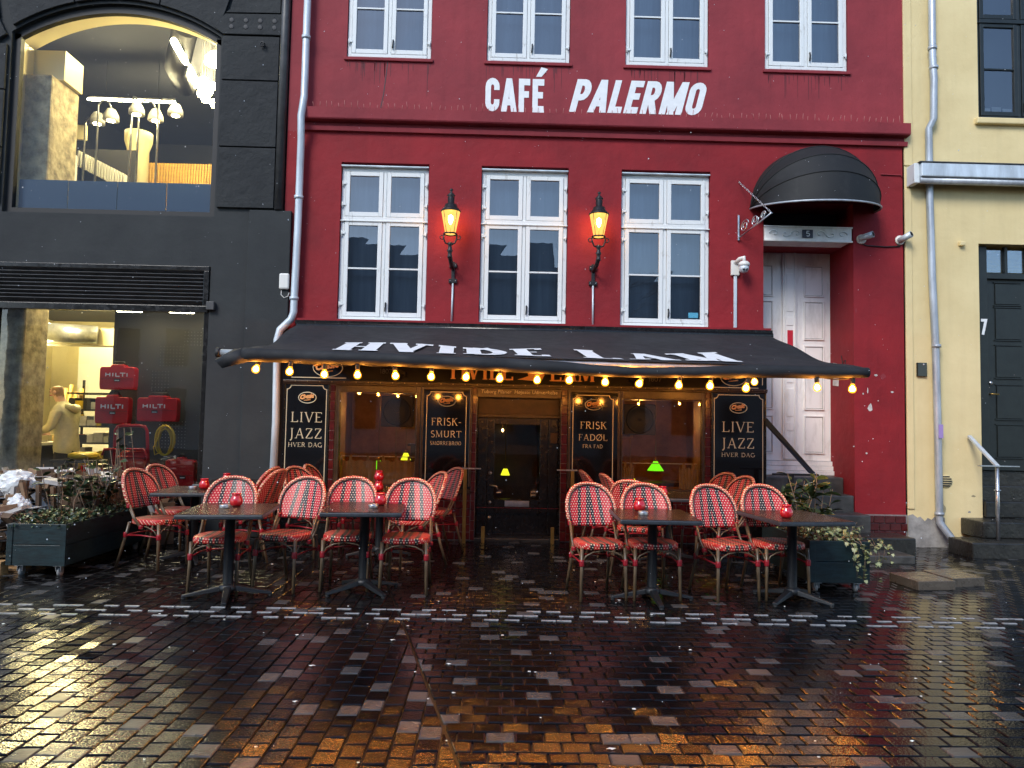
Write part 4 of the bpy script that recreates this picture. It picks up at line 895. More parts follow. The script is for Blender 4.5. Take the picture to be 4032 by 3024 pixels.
# red tool cases with white name
def case(label, x0, x1, z0, z1, y, txt=True):
    t = thing('tool_case', label, 'tool case', ((x0+x1)/2, y, z0), 0, 'red tool cases'); h = z1-z0
    MB().prism([(x0+.01, z0), (x1-.01, z0), (x1, z0+.06), (x1, z1-.06), (x1-.02, z1-.03), (x1-.14, z1-.03), (x1-.15, z1), (x0+.15, z1), (x0+.14, z1-.03), (x0+.02, z1-.03), (x0, z1-.06), (x0, z0+.06)], y-.06, y+.06).build('shell', 'hilti_red', t, .012)
    MB().tube([(x0+.16, y, z1-.005), (x0+.17, y, z1+.035), (x1-.17, y, z1+.035), (x1-.16, y, z1-.005)], .014, 6).build('handle', 'rubber', t)
    MB().box(x0+.02, x1-.02, y-.064, y-.058, z0+h*.43, z0+h*.44).build('seam', 'shop_dark', t)
    if txt: wall_text('lettering', 'HILTI', x0+.07, x0+.39, z0+h*.52, z0+h*.66, y-.063, 'white_ink', t, T=.40, t=.36, serif=0, gap=.04)
    bx('badge', 'shop_dark', t, x0+.20, x0+.28, y-.066, y-.060, z0+h*.32, z0+h*.42); bx('badge_text', 'white_ink', t, x0+.21, x0+.27, y-.068, y-.0665, z0+h*.345, z0+h*.375)
    return t
case('red tool case hung highest on the black display wall', -5.36, -4.89, 1.88, 2.22, 10.17)
case('red tool case at lower left of the display wall', -5.40, -4.95, 1.42, 1.81, 10.17)
case('red tool case at lower right of the display wall', -4.84, -4.30, 1.46, 1.81, 10.17)
case('red tool case standing low by the yellow cable coil', -4.42, -4.03, .56, .985, 10.15, False)
mb = MB()      # perforated display wall: bright hole rows
for (x0, z0, nx, nz) in ((-4.75, 2.25, 8, 7), (-4.85, 1.85, 6, 8), (-4.72, 1.10, 9, 9), (-4.42, 2.55, 6, 5)):
    for i in range(nx):
        for j in range(nz): mb.lathe([(0, -.002), (.006, -.002)], (x0+.045*i, FY+.797, z0+.045*j), 5, 'Y', False)
mb.build('peg_holes', 'ivory', dk, kind='stuff')
for k, (x, l) in enumerate(((-4.95, 'left'), (-4.25, 'right'))):
    t = thing('window_downlight', l+' flat downlight over the red cases at the top of the shop window', 'lamp', (x, 9.98, 2.98)); bx('diffuser', 'downlight', t, x-.16, x+.16, 9.93, 10.03, 2.925, 2.945); bx('housing', 'ivory', t, x-.18, x+.18, 9.91, 10.05, 2.946, 2.98)
tr = thing('hand_trolley', 'red tubular hand trolley in the shop window', 'trolley', (-4.85, 10.05, .55))
MB().tube([(-5.08, 10.05, .56), (-5.08, 10.05, 1.33), (-5.05, 10.05, 1.385), (-4.98, 10.05, 1.40), (-4.77, 10.05, 1.40), (-4.69, 10.05, 1.385), (-4.66, 10.05, 1.33), (-4.60, 10.05, .56)], .022, 8).build('frame', 'hilti_red', tr)
for z in (.75, .98, 1.08): MB().tube([(-5.07, 10.05, z), (-4.63, 10.05, z)], .016, 6).build('crossbar', 'hilti_red', tr)
MB().tube([(-5.20, 9.98, 1.0), (-5.18, 9.98, 1.08), (-4.66, 9.98, 1.09), (-4.60, 9.98, .98), (-4.66, 9.98, .72)], .018, 6).build('side_bow', 'hilti_red', tr)
bx('bag', 'hilti_red', tr, -5.02, -4.68, 10.07, 10.2, .78, 1.06, .03)
cc = thing('cable_coil', 'hanging coil of yellow cable in the shop window', 'cable', (-4.39, 9.97, 1.39))
for k in range(9):
    a = random.Random(k); ph = a.uniform(-.03, .03); MB().tube([(-4.385+(.105+ph)*sin(q*2*pi/22)+a.uniform(-.006, .006), 9.96+.006*k, 1.20+ph*.5+(.185+ph*.6)*cos(q*2*pi/22)) for q in range(22)], .0085, 5, closed=True).build('loop', 'yellow_cable', cc)
MB().tube([(-4.46, 9.95, 1.25), (-4.52, 9.95, 1.12), (-4.50, 9.95, 1.02), (-4.43, 9.95, 1.05)], .0085, 5).build('loose_end', 'yellow_cable', cc)
MB().tube([(-4.385, 9.96, 1.385), (-4.385, 10.55, 1.40)], .008, 5).build('hook', 'steel', cc)
# --- shop assistant, in profile, bending over the counter
def person():
    P = thing('person', 'person in a beige hoodie leaning over the shop counter', 'person', (-6.28, 11.05, .1))
    J = [(0, 0, 1.02, .155), (-.01, 0, 1.20, .165), (-.03, 0, 1.42, .185), (-.06, 0, 1.60, .17), (-.10, 0, 1.70, .075), (-.135, 0, 1.76, .065), (-.175, 0, 1.86, .095), (-.185, 0, 1.96, .085)]
    E_ = [(i, i+1) for i in range(7)]
    def limb(root, pts):
        p = root
        for q in pts: J.append(q); E_.append((p, len(J)-1)); p = len(J)-1
    limb(3, [(-.06, -.20, 1.58, .085), (-.10, -.25, 1.34, .066), (-.30, -.22, 1.27, .050), (-.44, -.18, 1.25, .040), (-.50, -.17, 1.24, .035), (-.56, -.165, 1.23, .022)])
    limb(3, [(-.06, .20, 1.58, .085), (-.10, .25, 1.36, .066), (-.30, .18, 1.27, .050), (-.46, .14, 1.25, .038), (-.54, .13, 1.24, .028)])
    limb(0, [(0, -.11, .94, .115), (.0, -.12, .55, .085), (.02, -.12, .18, .055), (-.10, -.12, .14, .045), (-.18, -.12, .13, .03)])
    limb(0, [(0, .11, .94, .115), (.02, .12, .55, .085), (.06, .12, .18, .055), (-.06, .12, .14, .045), (-.14, .12, .13, .03)])
    me = bpy.data.meshes.new('body'); base = Vector((-6.28, 11.05, 0)); me.from_pydata([Vector(j[:3])-Vector((0, 0, .1)) for j in J], E_, [])
    o = bpy.data.objects.new('body', me); COL.objects.link(o); md = o.modifiers.new('skin', 'SKIN'); sb = o.modifiers.new('sub', 'SUBSURF'); sb.levels = 2; sb.render_levels = 2
    for i, j in enumerate(J): me.skin_vertices[0].data[i].radius = (j[3], j[3])
    me.skin_vertices[0].data[0].use_root = True
    dg = bpy.context.evaluated_depsgraph_get(); dg.update(); m2 = bpy.data.meshes.new_from_object(o.evaluated_get(dg)); bpy.data.objects.remove(o)
    m2.name = 'body'; m2.materials.clear()
    for k in ('hoodie', 'trousers', 'skin', 'hair', 'rubber'): m2.materials.append(MATS[k])
    for p in m2.polygons:
        c = p.center; z = c.z+.1; k = 0
        if z < .97: k = 1
        if z < .2: k = 4
        if z > 1.72: k = 2
        if c.x < -.33 and z < 1.4: k = 2
        if z > 1.93 or (z > 1.80 and c.x > -.185 - (z-1.80)*.35): k = 3
        p.material_index = k; p.use_smooth = True
    b = bpy.data.objects.new('body', m2); COL.objects.link(b); b.parent = P
    L = lambda pts, r, nm, m, n=8: MB().tube([Vector(p)-Vector((0, 0, .1)) for p in pts], r, n).build(nm, m, P, world=False)
    L([(.02, -.13, 1.66), (.09, -.06, 1.63), (.11, 0, 1.60), (.09, .06, 1.63), (.02, .13, 1.66)], [.03, .055, .06, .055, .03], 'hood', 'hoodie')
    MB().lathe([(0, -.03), (.012, -.025), (.018, 0), (.006, .03), (0, .035)], (-.275, 0, 1.765), 8).build('nose', 'skin', P, world=False)
    MB().lathe([(0, -.012), (.02, -.008), (.028, 0), (.02, .01)], (-.165, -.096, 1.755), 10, 'Y').build('ear', 'skin', P, world=False)
    MB().lathe([(0, -.01), (.010, 0), (0, .01)], (-.258, -.045, 1.80), 8).build('eye', 'shop_dark', P, world=False)
    MB().tube([(-.268, -.03, 1.712), (-.262, 0, 1.710), (-.268, .03, 1.712)], .008, 5).build('mouth', 'hilti_red', P, world=False)
    for k in range(5):     # fingers of the near hand spread on the papers
        y = -.195+.016*k; ln = (.055, .075, .08, .072, .05)[k]
        MB().tube([(-.545, y, 1.135), (-.545-ln*.6, y-.004+.004*k, 1.138), (-.545-ln, y-.006+.006*k, 1.124)], [.009, .0085, .006], 6).build('finger', 'skin', P, world=False)
person()

# ================================================================== cafe shopfront
SY = 9.70
sf = thing('cafe_shopfront', 'black timber cafe shopfront with tiled pilasters between its windows', 'shopfront', (.45, SY, 0))
# stall riser, sill rails and pilasters
bx('fascia_back', 'black_paint', sf, -2.76, 3.57, SY-.02, FY+.02, 2.035, 2.44)
mb = MB(); mb.box(-2.76, 3.57, SY-.06, SY-.005, 2.005, 2.035).box(-2.76, 3.57, SY-.045, SY+.02, 1.985, 2.004); mb.build('fascia_moulding', 'brown_black', sf, .004)
for i in range(40): MB().lathe([(0, -.008), (.006, -.004), (.007, 0)], (-2.6+.157*i, SY-.06, 2.02), 6, 'Y').build('brass_stud', 'brass', sf)
for x0, x1 in ((-2.76, -2.155), (2.835, 3.57)): bx('end_panel_back', 'black_paint', sf, x0, x1, SY, FY+.03, .0, 1.985, .004)
for x0, x1, nm in ((-2.155, -2.085, 0), (-.305, -.245, 0), (.86, .945, 0), (2.755, 2.833, 0)):
    bx('pilaster', 'mortar', sf, x0, x1, SY+.0, FY+.25, 0, 1.985)
def tile_col(x0, x1):
    z = .01
    while z < 1.97:
        o = MB().box(x0+.004, x1-.004, SY-.018, SY+.002, z, min(z+.12, 1.98)).build('tile', 'tile_red', sf, .004); z += .126
tile_col(-2.155, -2.085); tile_col(-.305, -.245); tile_col(.86, .945); tile_col(2.755, 2.833)
for x0, x1 in ((-2.085, -.305), (.945, 2.755)):
    bx('stall_riser', 'mortar', sf, x0, x1, SY+.015, FY+.02, 0, .60)
    bx('sill', 'brown_black', sf, x0, x1, SY-.05, FY+.05, .605, .66, .008)
    tiles(sf, x0, x1, .01, .60, SY+.008)
# reveal tiles of the door niche
def display_window(x0, x1, z0, z1, gx0, gx1, gz0, gz1):
    mb = MB(); mb.box(x0, gx0, SY-.01, SY+.06, z0, z1).box(gx1, x1, SY-.01, SY+.06, z0, z1).box(gx0, gx1, SY-.01, SY+.06, gz1, z1).box(gx0, gx1, SY-.01, SY+.06, z0, gz0)
    wn = mb.build('display_window', 'brown_black', sf, .006)
    mb = MB(); mb.box(gx0-.02, gx0, SY-.022, SY+.0, gz0, gz1+.02).box(gx1, gx1+.02, SY-.022, SY+.0, gz0, gz1+.02).box(gx0, gx1, SY-.022, SY+.0, gz1, gz1+.02); mb.build('bead', 'brown_black', wn, .005)
    MB().quad((gx0, SY+.03, gz0), (gx1, SY+.03, gz0), (gx1, SY+.03, gz1), (gx0, SY+.03, gz1)).build('pane', 'front_pane', wn)
    for q in ((gx0-.03, gx0+.0), (gx1, gx1+.03)): bx('reveal', 'reveal_wood', wn, q[0], q[1], SY+.065, SY+.40, gz0, gz1)
    bx('reveal', 'reveal_wood', wn, gx0, gx1, SY+.065, SY+.40, gz1, gz1+.03)
    return wn
display_window(-2.083, -.975, .662, 1.983, -2.025, -1.035, .70, 1.895)
display_window(1.640, 2.753, .662, 1.983, 1.668, 2.715, .70, 1.875)
# framed dark glass panels with gold border: FRISK-SMURT and FRISK FADØL
def border(parent, x0, x1, z0, z1, y, r=.05, w=.011, m='gold'):
    c = lambda cx, cz, a0, a1: [(cx+r*cos(radians(a)), cz+r*sin(radians(a))) for a in [a0+(a1-a0)*i/6 for i in range(7)]]
    out = c(x0, z1, -90, 0)[::1]
    pts = [(x0, z0)] + [(x0, z1-r)] + c(x0, z1, -90, 0)[1:] + [(x1-r, z1)] + c(x1, z1, 180, 270)[1:] + [(x1, z0)]
    mb = MB(); P = [Vector((a, b)) for a, b in pts]
    for i in range(len(P)-1):
        d = (P[i+1]-P[i]); 
        if d.length < 1e-5: continue
        d.normalize(); nn = Vector((-d.y, d.x))*w/2; e = d*w*.3
        q = [P[i]-e+nn, P[i]-e-nn, P[i+1]+e-nn, P[i+1]+e+nn]; mb.add([(v.x, y-.0006*(i % 3), v.y) for v in q], [(0, 1, 2, 3)])
    return mb.build('gold_border', m, parent)
def logo(parent, x0, x1, z0, z1, y):
    cx, cz = (x0+x1)/2, (z0+z1)/2; rx, rz = (x1-x0)/2, (z1-z0)/2
    MB().tube([(cx+rx*cos(a*2*pi/28), y, cz+rz*sin(a*2*pi/28)) for a in range(28)], .0055, 4, closed=True).build('logo_ring', 'cream_ink', parent)
    font_text('logo_lettering', 'Classic', rz*1.05, (cx-rx*.80, y-.002, cz-rz*.30), 'orange_ink', parent, shear=.35, width=rx*1.62, offset=.006, rz=radians(9))
    MB().tube([(cx-rx*.4, y-.001, cz-rz*.52), (cx+rx*.35, y-.001, cz-rz*.34)], [.003, .009], 4).build('logo_swash', 'orange_ink', parent)
    font_text('logo_small_lettering', 'TUBORG', rz*.42, (cx-rx*.30, y-.002, cz+rz*.48), 'faint_ink', parent, width=rx*.6)
def sign_panel(label, x0, x1, z0, z1, bdr, lines, lg, framed, y=SY-.012):
    t = thing('cafe_sign', label, 'sign', ((x0+x1)/2, y, z0), 0, 'black and gold cafe sign panels')
    bx('glass_board', 'black_gloss', t, x0, x1, y-.006, y+.010, z0, z1)
    if framed:
        MB().box(x0-.035, x0, y-.02, y+.012, z0, z1+.04).box(x1, x1+.035, y-.02, y+.012, z0, z1+.04).box(x0, x1, y-.02, y+.012, z1, z1+.04).build('frame', 'brown_black', t, .006)
    else:
        MB().box(x0-.02, x0, y-.014, y+.012, z0, z1+.015).box(x1, x1+.02, y-.014, y+.012, z0, z1+.015).build('frame', 'black_paint', t, .004)
    border(t, *bdr, y-.009)
    for s, a, b, c, d in lines: wall_text('lettering', s, a, b, c, d, y-.009, 'gold', t, T=.14, t=.075, serif=.11, gap=.05)
    logo(t, *lg, y-.013)
sign_panel('black LIVE JAZZ panel at the left end beside the pale drainpipe', -2.735, -2.180, .30, 1.975, (-2.712, -2.200, .40, 1.967), [('LIVE', -2.655, -2.242, 1.49, 1.62), ('JAZZ', -2.669, -2.238, 1.280, 1.410), ('HVER DAG', -2.678, -2.237, 1.170, 1.226)], (-2.56, -2.332, 1.737, 1.879), False)
sign_panel('black FRISK-SMURT panel left of the cafe door', -.935, -.340, .69, 1.945, (-.896, -.382, .72, 1.918), [('FRISK-', -.835, -.440, 1.482, 1.578), ('SMURT', -.838, -.437, 1.328, 1.412), ('SMØRREBRØD', -.843, -.437, 1.228, 1.275)], (-.745, -.525, 1.732, 1.863), True)
sign_panel('black FRISK FADØL panel right of the cafe door', .985, 1.600, .69, 1.945, (1.015, 1.540, .72, 1.912), [('FRISK', 1.108, 1.460, 1.474, 1.567), ('FADØL', 1.088, 1.472, 1.322, 1.402), ('FRA FAD', 1.145, 1.410, 1.224, 1.270)], (1.172, 1.390, 1.721, 1.857), True)
sign_panel('black LIVE JAZZ panel at the right end beside the white door', 2.855, 3.545, .30, 1.975, (2.875, 3.517, .40, 1.955), [('LIVE', 2.974, 3.405, 1.468, 1.603), ('JAZZ', 2.968, 3.412, 1.256, 1.390), ('HVER DAG', 2.969, 3.414, 1.144, 1.196)], (3.08, 3.306, 1.718, 1.854), False)
bx('inner_panel_back', 'black_paint', sf, -.974, -.306, SY+.0, FY+.04, .662, 1.983); bx('inner_panel_back', 'black_paint', sf, .946, 1.638, SY+.0, FY+.04, .662, 1.983)
# fascia sign
fs = thing('fascia_sign', 'black cafe fascia with orange lettering half hidden by the awning', 'sign', (.4, SY, 2.04))
bx('board', 'black_gloss', fs, -2.75, 3.56, SY-.038, SY-.021, 2.04, 2.43)
wall_text('lettering', 'HVILE', -.60, .23, 2.090, 2.34, SY-.041, 'orange_ink', fs, T=.20, t=.10, serif=.13); wall_text('lettering', 'LAM', .70, 1.30, 2.088, 2.34, SY-.041, 'orange_ink', fs, T=.20, t=.10, serif=.13)
MB().add([(x, SY-.040, z) for x, z in ((.28, 2.10), (.36, 2.125), (.42, 2.15), (.40, 2.22), (.44, 2.26), (.56, 2.27), (.62, 2.24), (.63, 2.16), (.60, 2.10), (.52, 2.085), (.40, 2.09))], [tuple(range(11))]).build('lamb_emblem', 'orange_ink', fs)
wall_text('lettering', 'GRUNDLAGT', -1.73, -1.12, 2.235, 2.30, SY-.041, 'faint_ink', fs, T=.12, t=.06); wall_text('lettering', '1807', -1.52, -1.36, 2.14, 2.20, SY-.041, 'faint_ink', fs, T=.12, t=.06); wall_text('lettering', '1807', 1.99, 2.17, 2.11, 2.175, SY-.041, 'faint_ink', fs, T=.12, t=.06)
logo(fs, -2.38, -2.0, 2.085, 2.32, SY-.045); logo(fs, 2.95, 3.29, 2.075, 2.30, SY-.045)
MB().box(-2.66, -1.95, SY-.042, SY-.039, 2.065, 2.076).build('gold_line', 'gold', fs); MB().box(2.85, 3.45, SY-.042, SY-.039, 2.045, 2.056).box(3.50, 3.511, SY-.042, SY-.039, 2.09, 2.40).build('gold_line', 'gold', fs)
# doorway
NY = 9.96
bx('niche_wall', 'black_paint', sf, -.245, -.235, SY, NY+.05, 0, 1.98); bx('niche_wall', 'black_paint', sf, .85, .86, SY+.002, NY+.05, 0, 1.98)
bx('head_board', 'brown_black', sf, -.245, .86, SY-.008, SY+.04, 1.86, 1.983, .004)
font_text('head_lettering', 'Tuborg Pilsner  Højeste Udmærkelse', .066, (-.19, SY-.011, 1.915), 'cream_ink', sf, shear=.12, width=1.0)
bx('transom_light', 'cafe_wood', sf, -.23, .85, NY-.02, NY+.02, 1.645, 1.86); MB().box(-.23, .85, NY-.035, NY+.02, 1.60, 1.645).build('transom_rail', 'brown_black', sf, .006)
for a, b in ((-.23, -.10), (.72, .85)): bx('side_panel', 'black_paint', sf, a, b, NY-.02, NY+.04, .04, 1.60, .006)
GX0, GX1, GZ0, GZ1 = -.003, .605, .515, 1.51
mb = MB(); mb.box(-.098, GX0, NY, NY+.05, .04, 1.598).box(GX1, .718, NY, NY+.05, .04, 1.598).box(GX0, GX1, NY, NY+.05, GZ1, 1.598).box(GX0, GX1, NY, NY+.05, .04, GZ0)
cd = mb.build('cafe_door', 'black_paint', sf, .006)
MB().quad((GX0, NY+.03, GZ0), (GX1, NY+.03, GZ0), (GX1, NY+.03, GZ1), (GX0, NY+.03, GZ1)).build('pane', 'shop_pane', cd)
MB().box(.146, .475, NY-.012, NY+.0, .415, .497).build('letter_plate', 'steel', cd, .006); MB().box(.17, .45, NY-.016, NY-.010, .435, .475).build('letter_flap', 'steel', cd, .003)
for z in (.86, .47, .27): MB().lathe([(0, -.02), (.018, -.018), (.026, -.004), (.026, 0)], (-.055, NY, z), 12, 'Y').build('lock', 'steel', cd)
MB().tube([(-.055, NY, .70), (-.055, NY-.05, .70), (.03, NY-.055, .69), (.05, NY-.05, .65)], .009, 6).build('handle', 'steel', cd)
MB().lathe([(0, -.003), (.055, -.003), (.055, 0)], (.065, NY+.026, .60), 18, 'Y').build('round_sticker', 'number_plate', cd); MB().lathe([(0, -.003), (.06, -.003), (.06, 0)], (.545, NY+.026, .60), 18, 'Y').build('round_sticker', 'shop_dark', cd)
font_text('sticker_lettering', 'vinter\njazz', .042, (.495, NY+.021, .605), 'cream_ink', cd); bx('sticker_stripe', 'cream_ink', cd, .035, .095, NY+.0205, NY+.0225, .594, .606)
bx('door_notice', 'cafe_wood', sf, .745, .835, NY-.028, NY-.021, 1.27, 1.41)
bx('threshold', 'stone_dark', sf, -.245, .86, SY-.05, NY+.06, -.01, .04, .008)
for x in (-.37, 1.0): # low brass barrier posts with rail by the door
    bt = thing('barrier', 'slim brass barrier post with rail '+('left' if x < 0 else 'right')+' of the cafe door', 'barrier', (x, 9.5, 0)); s = 1 if x < 0 else -1
    bx('post', 'brass', bt, x-.022, x+.022, 9.48, 9.515, -.01, .93, .003); bx('rail', 'steel', bt, x-.06 if s > 0 else x-.2, x+.2 if s > 0 else x+.06, 9.485, 9.51, .932, .95, .004)
    bx('post', 'brass', bt, x+.24*s-.022, x+.24*s+.022, 9.56, 9.595, -.01, .20, .003)
bx('added_dark_wall', 'cafe_wood', sf, -.6, 1.3, 12.2, 12.25, 0, 2.29); bx('added_dark_side', 'shop_dark', sf, .70, .74, 10.3, 12.2, 0, 2.29); bx('added_dark_side', 'shop_dark', sf, -.34, -.30, 10.3, 12.2, 0, 2.29)  # boards added behind the door glass so it looks dark
# --- cafe room
def qbox(x0, x1, y0, y1, z0, z1): 
    mb = MB(); mb.quad((x0, y0, z0), (x0, y1, z0), (x0, y1, z1), (x0, y0, z1)); mb.quad((x1, y1, z0), (x1, y0, z0), (x1, y0, z1), (x1, y1, z1)); mb.quad((x0, y1, z0), (x1, y1, z0), (x1, y1, z1), (x0, y1, z1)); mb.quad((x0, y0, z1), (x1, y0, z1), (x1, y1, z1), (x0, y1, z1)); mb.quad((x0, y0, z0), (x1, y0, z0), (x1, y1, z0), (x0, y1, z0)); return mb
qbox(-2.6, 3.5, FY+.06, 13.5, 0.0, 2.3).build('cafe_room', 'cafe_wall', sf)
for x0, x1 in ((-1.52, -1.10), (1.725, 2.15)):
    t = thing('speaker_box', 'square speaker with round grille at top of the '+('left' if x0 < 0 else 'right')+' cafe window', 'speaker', ((x0+x1)/2, 9.90, 1.42)); zc = 1.655 if x0 < 0 else 1.61
    bx('cabinet', 'speaker', t, x0, x1, 9.90, 10.1, zc-.205, zc+.205, .01); xc = (x0+x1)/2
    MB().lathe([(.0, -.008), (.05, -.012), (.16, -.002), (.175, -.014), (.19, 0)], (xc, 9.90, zc), 28, 'Y').build('grille', 'speaker_cone', t)
    for k in range(3): MB().tube([(xc-.03, 9.885, zc-.012+.012*k), (xc+.03, 9.885, zc-.012+.012*k)], .003, 4).build('badge_bar', 'speaker', t)
    MB().tube([(xc, 10.0, zc+.2), (xc, 10.0, 2.3)], .01, 5).build('hanger', 'shop_dark', t)
    # curtain
for x0, x1, spans, lab in ((-2.02, -1.04, [(-2.01, -1.56), (-1.55, -1.05)], 'left'), (1.68, 2.70, [(1.70, 1.86), (2.46, 2.70)], 'right')):
    t = thing('cafe_curtain', 'short tan half curtain on a rod in the '+lab+' cafe window', 'curtain', ((x0+x1)/2, 9.86, .7)); zr = 1.055 if lab == 'left' else 1.03
    MB().tube([(x0, 9.86, zr), (x1, 9.86, zr)], .006, 6).build('rod', 'ivory', t)
    for a, b in spans:
        n = 24; xs2 = [a+(b-a)*i/n for i in range(n+1)]
        MB().add([(x, 9.86+.012*sin(i*1.4), .70) for i, x in enumerate(xs2)]+[(x, 9.86+.008*sin(i*1.4), zr-.055+.012*cos(i*1.0)) for i, x in enumerate(xs2)], [(i, i+1, n+2+i, n+1+i) for i in range(n)]).build('cloth', 'curtain', t)
        k = max(2, int((b-a)/.16))
        for i in range(k): xx = a+(b-a)*(i+.5)/k; bx('tab', 'curtain', t, xx-.016, xx+.016, 9.850, 9.870, zr-.06, zr+.008)
def shade_lamp(label, x, y, z, m, r=.11, h=.12):
    t = thing('pendant_lamp', label, 'lamp', (x, y, 2.3)); MB().tube([(x, y, z+h+.06), (x, y, 2.3)], .006, 4).build('cord', 'brass', t)
    MB().lathe([(r, 0), (r*.95, .01), (.04, h), (.03, h+.02)], (x, y, z), 18).build('shade', m, t); MB().lathe([(.03, h+.02), (.025, h+.06), (0, h+.07)], (x, y, z), 10).build('cap', 'brass', t); MB().lathe([(0, -.02), (.03, 0), (0, .05)], (x, y, z+.02), 8).build('bulb', 'cafe_glow', t)
shade_lamp('green glass lamp hanging in the left cafe window', -1.60, 10.3, .86, 'green_shade', .065, .10)
shade_lamp('green glass lamp hanging in the right cafe window', 2.24, 10.3, .91, 'green_shade', .115, .11)
shade_lamp('wide lime lamp deeper in the left cafe window', -1.46, 11.0, .75, 'lime_shade', .11, .10); shade_lamp('small lime lamp at the back of the left cafe window', -1.38, 11.6, .93, 'lime_shade', .08, .09)
shade_lamp('small lime lamp low in the right cafe window', 2.05, 11.2, .70, 'lime_shade', .09, .07); shade_lamp('lime lamp seen through the cafe door glass', .17, 11.5, .73, 'lime_shade', .07, .08)
t = thing('hall_lamp', 'small warm ceiling lamp behind the cafe door glass', 'lamp', (.12, 11.9, 2.3)); MB().lathe([(0, -.03), (.02, 0), (0, .03)], (.12, 11.9, 1.42), 10).build('bulb', 'hall_glow', t); MB().tube([(.12, 11.9, 1.47), (.12, 11.9, 2.3)], .006, 4).build('cord', 'brass', t)
for k, x in enumerate((-1.62, -1.36, -1.12)): 
    t = thing('window_bulb', ['left', 'middle', 'right'][k]+' of the three small bulbs inside the left cafe window', 'lamp', (x, 10.05, 2.0)); MB().lathe([(0, -.026), (.022, -.015), (.024, 0), (.012, .02)], (x, 10.05, 1.93), 10).build('bulb', 'bulb_glow', t); MB().tube([(x, 10.05, 1.95), (x, 10.05, 2.3)], .008, 5).build('flex', 'shop_dark', t)
for k, x in enumerate((1.80, 2.32, 2.55)):
    t = thing('window_bulb', ['left', 'middle', 'right'][k]+' of the three small bulbs inside the right cafe window', 'lamp', (x, 10.05, 2.0)); MB().lathe([(0, -.026), (.022, -.015), (.024, 0), (.012, .02)], (x, 10.05, 1.905), 10).build('bulb', 'bulb_glow', t); MB().tube([(x, 10.05, 1.925), (x, 10.05, 2.3)], .008, 5).build('flex', 'shop_dark', t)
for x, z, l in ((-1.41, 1.68, 'left'), (2.09, 1.63, 'right')):  # lamps added out of sight to make the cafe interior glow
    t = thing('added_globe', 'added amber globe lamp hidden behind the '+l+' cafe window speaker', 'lamp', (x, 10.7, 2.3)); MB().lathe([(0, -.06), (.042, -.042), (.06, 0), (.042, .042), (0, .06)], (x, 10.7, z), 12).build('globe', 'added_amber_glow', t); MB().tube([(x, 10.7, z+.06), (x, 10.7, 2.3)], .008, 5).build('rod', 'brass', t)
bn = thing('window_bench', 'dark timber bench inside the left cafe window', 'bench', (-1.3, 10.2, 0)); bx('seat', 'cafe_wood', bn, -2.0, -.6, 10.1, 10.5, .70, .77, .01); bx('leg', 'cafe_wood', bn, -1.9, -1.8, 10.15, 10.45, 0, .70); bx('leg', 'cafe_wood', bn, -.8, -.7, 10.15, 10.45, 0, .70)
bn = thing('window_bench', 'dark round-ended timber table inside the right cafe window', 'table', (2.2, 10.2, 0)); bx('top', 'cafe_wood', bn, 1.75, 2.65, 10.15, 10.6, .70, .76, .02); bx('leg', 'cafe_wood', bn, 2.15, 2.25, 10.3, 10.4, 0, .70)
dg_ = thing('damer_sign', 'small glowing orange sign in the right cafe window', 'sign', (1.74, 10.2, 1.3)); bx('board', 'wood_yellow', dg_, 1.70, 1.90, 10.2, 10.22, 1.36, 1.43); font_text('lettering', 'Damer', .06, (1.715, 10.196, 1.378), 'shop_dark', dg_, width=.15)
for k in range(8): tag(MB().lathe([(.035, 0), (.035, .16), (.014, .21), (.014, .27), (0, .27)], (-1.25+.09*k, 12.9, 1.15), 8).build('bottle', ['green_shade', 'cafe_wood', 'brass', 'hilti_red'][k % 4]), 'bottle on the back bar, '+['first', 'second', 'third', 'fourth', 'fifth', 'sixth', 'seventh', 'eighth'][k]+' from the left', 'bottle', 'bottles on the back bar')
bb = thing('back_bar', 'dark shelf carrying the bottles at the back of the cafe', 'shelf', (-.9, 12.9, 0)); bx('board', 'cafe_wood', bb, -1.5, -.3, 12.8, 13.1, 1.11, 1.148); bx('cabinet', 'cafe_wood', bb, -1.45, -.35, 12.85, 13.08, 0, 1.11)

# ================================================================== big awning with fallen front hem
aw = thing('awning', 'black fabric cafe awning with white lettering and drooping front hem', 'awning', (.45, 9.6, 2.78))
AXL, AXR = -2.60, 3.60; AY0, AY1 = 9.66, 7.08; AZB = 2.765
def front_z(x): return 2.176 - .0098*(x+2.3)
def cloth_pt(u, v):       # u across 0..1, v from wall 0 to front 1
    xb = AXL+.0+(AXR-AXL-.02)*u; xf = -2.40+(3.585+2.40)*u
    x = xb+(xf-xb)*v; y = AY0+(AY1-AY0)*v
    z = AZB+(front_z(xf)-AZB)*v - .075*sin(pi*v)*(.6+.4*sin(pi*u)) 
    z += .010*sin(u*23+v*3)*sin(pi*v) + .016*sin((u*6.2+v*2.3)*3)*v*(1-v)*2
    e = max(0, 1-u/.30); z += .035*sin(9*(u*2.2+v*.9))*e*e*sin(pi*v)*.8; e = max(0, (u-.72)/.28); z += .030*sin(10*(v*.9-u*2.0))*e*e*sin(pi*v)*.8
    d = abs(u-.5)*2; z += -.02*(d**8)*sin(pi*v)          # slack selvedges
    return Vector((x, y, z))
nu, nv = 60, 22; mb = MB(); mb.smooth = True
mb.add([cloth_pt(i/nu, j/nv) for j in range(nv+1) for i in range(nu+1)], [(j*(nu+1)+i, (j+1)*(nu+1)+i, (j+1)*(nu+1)+i+1, j*(nu+1)+i+1) for j in range(nv) for i in range(nu)])
cl_ = mb.build('canopy_cloth', 'awning_cloth', aw); md = cl_.modifiers.new('th', 'SOLIDIFY'); md.thickness = .004; md.offset = -1
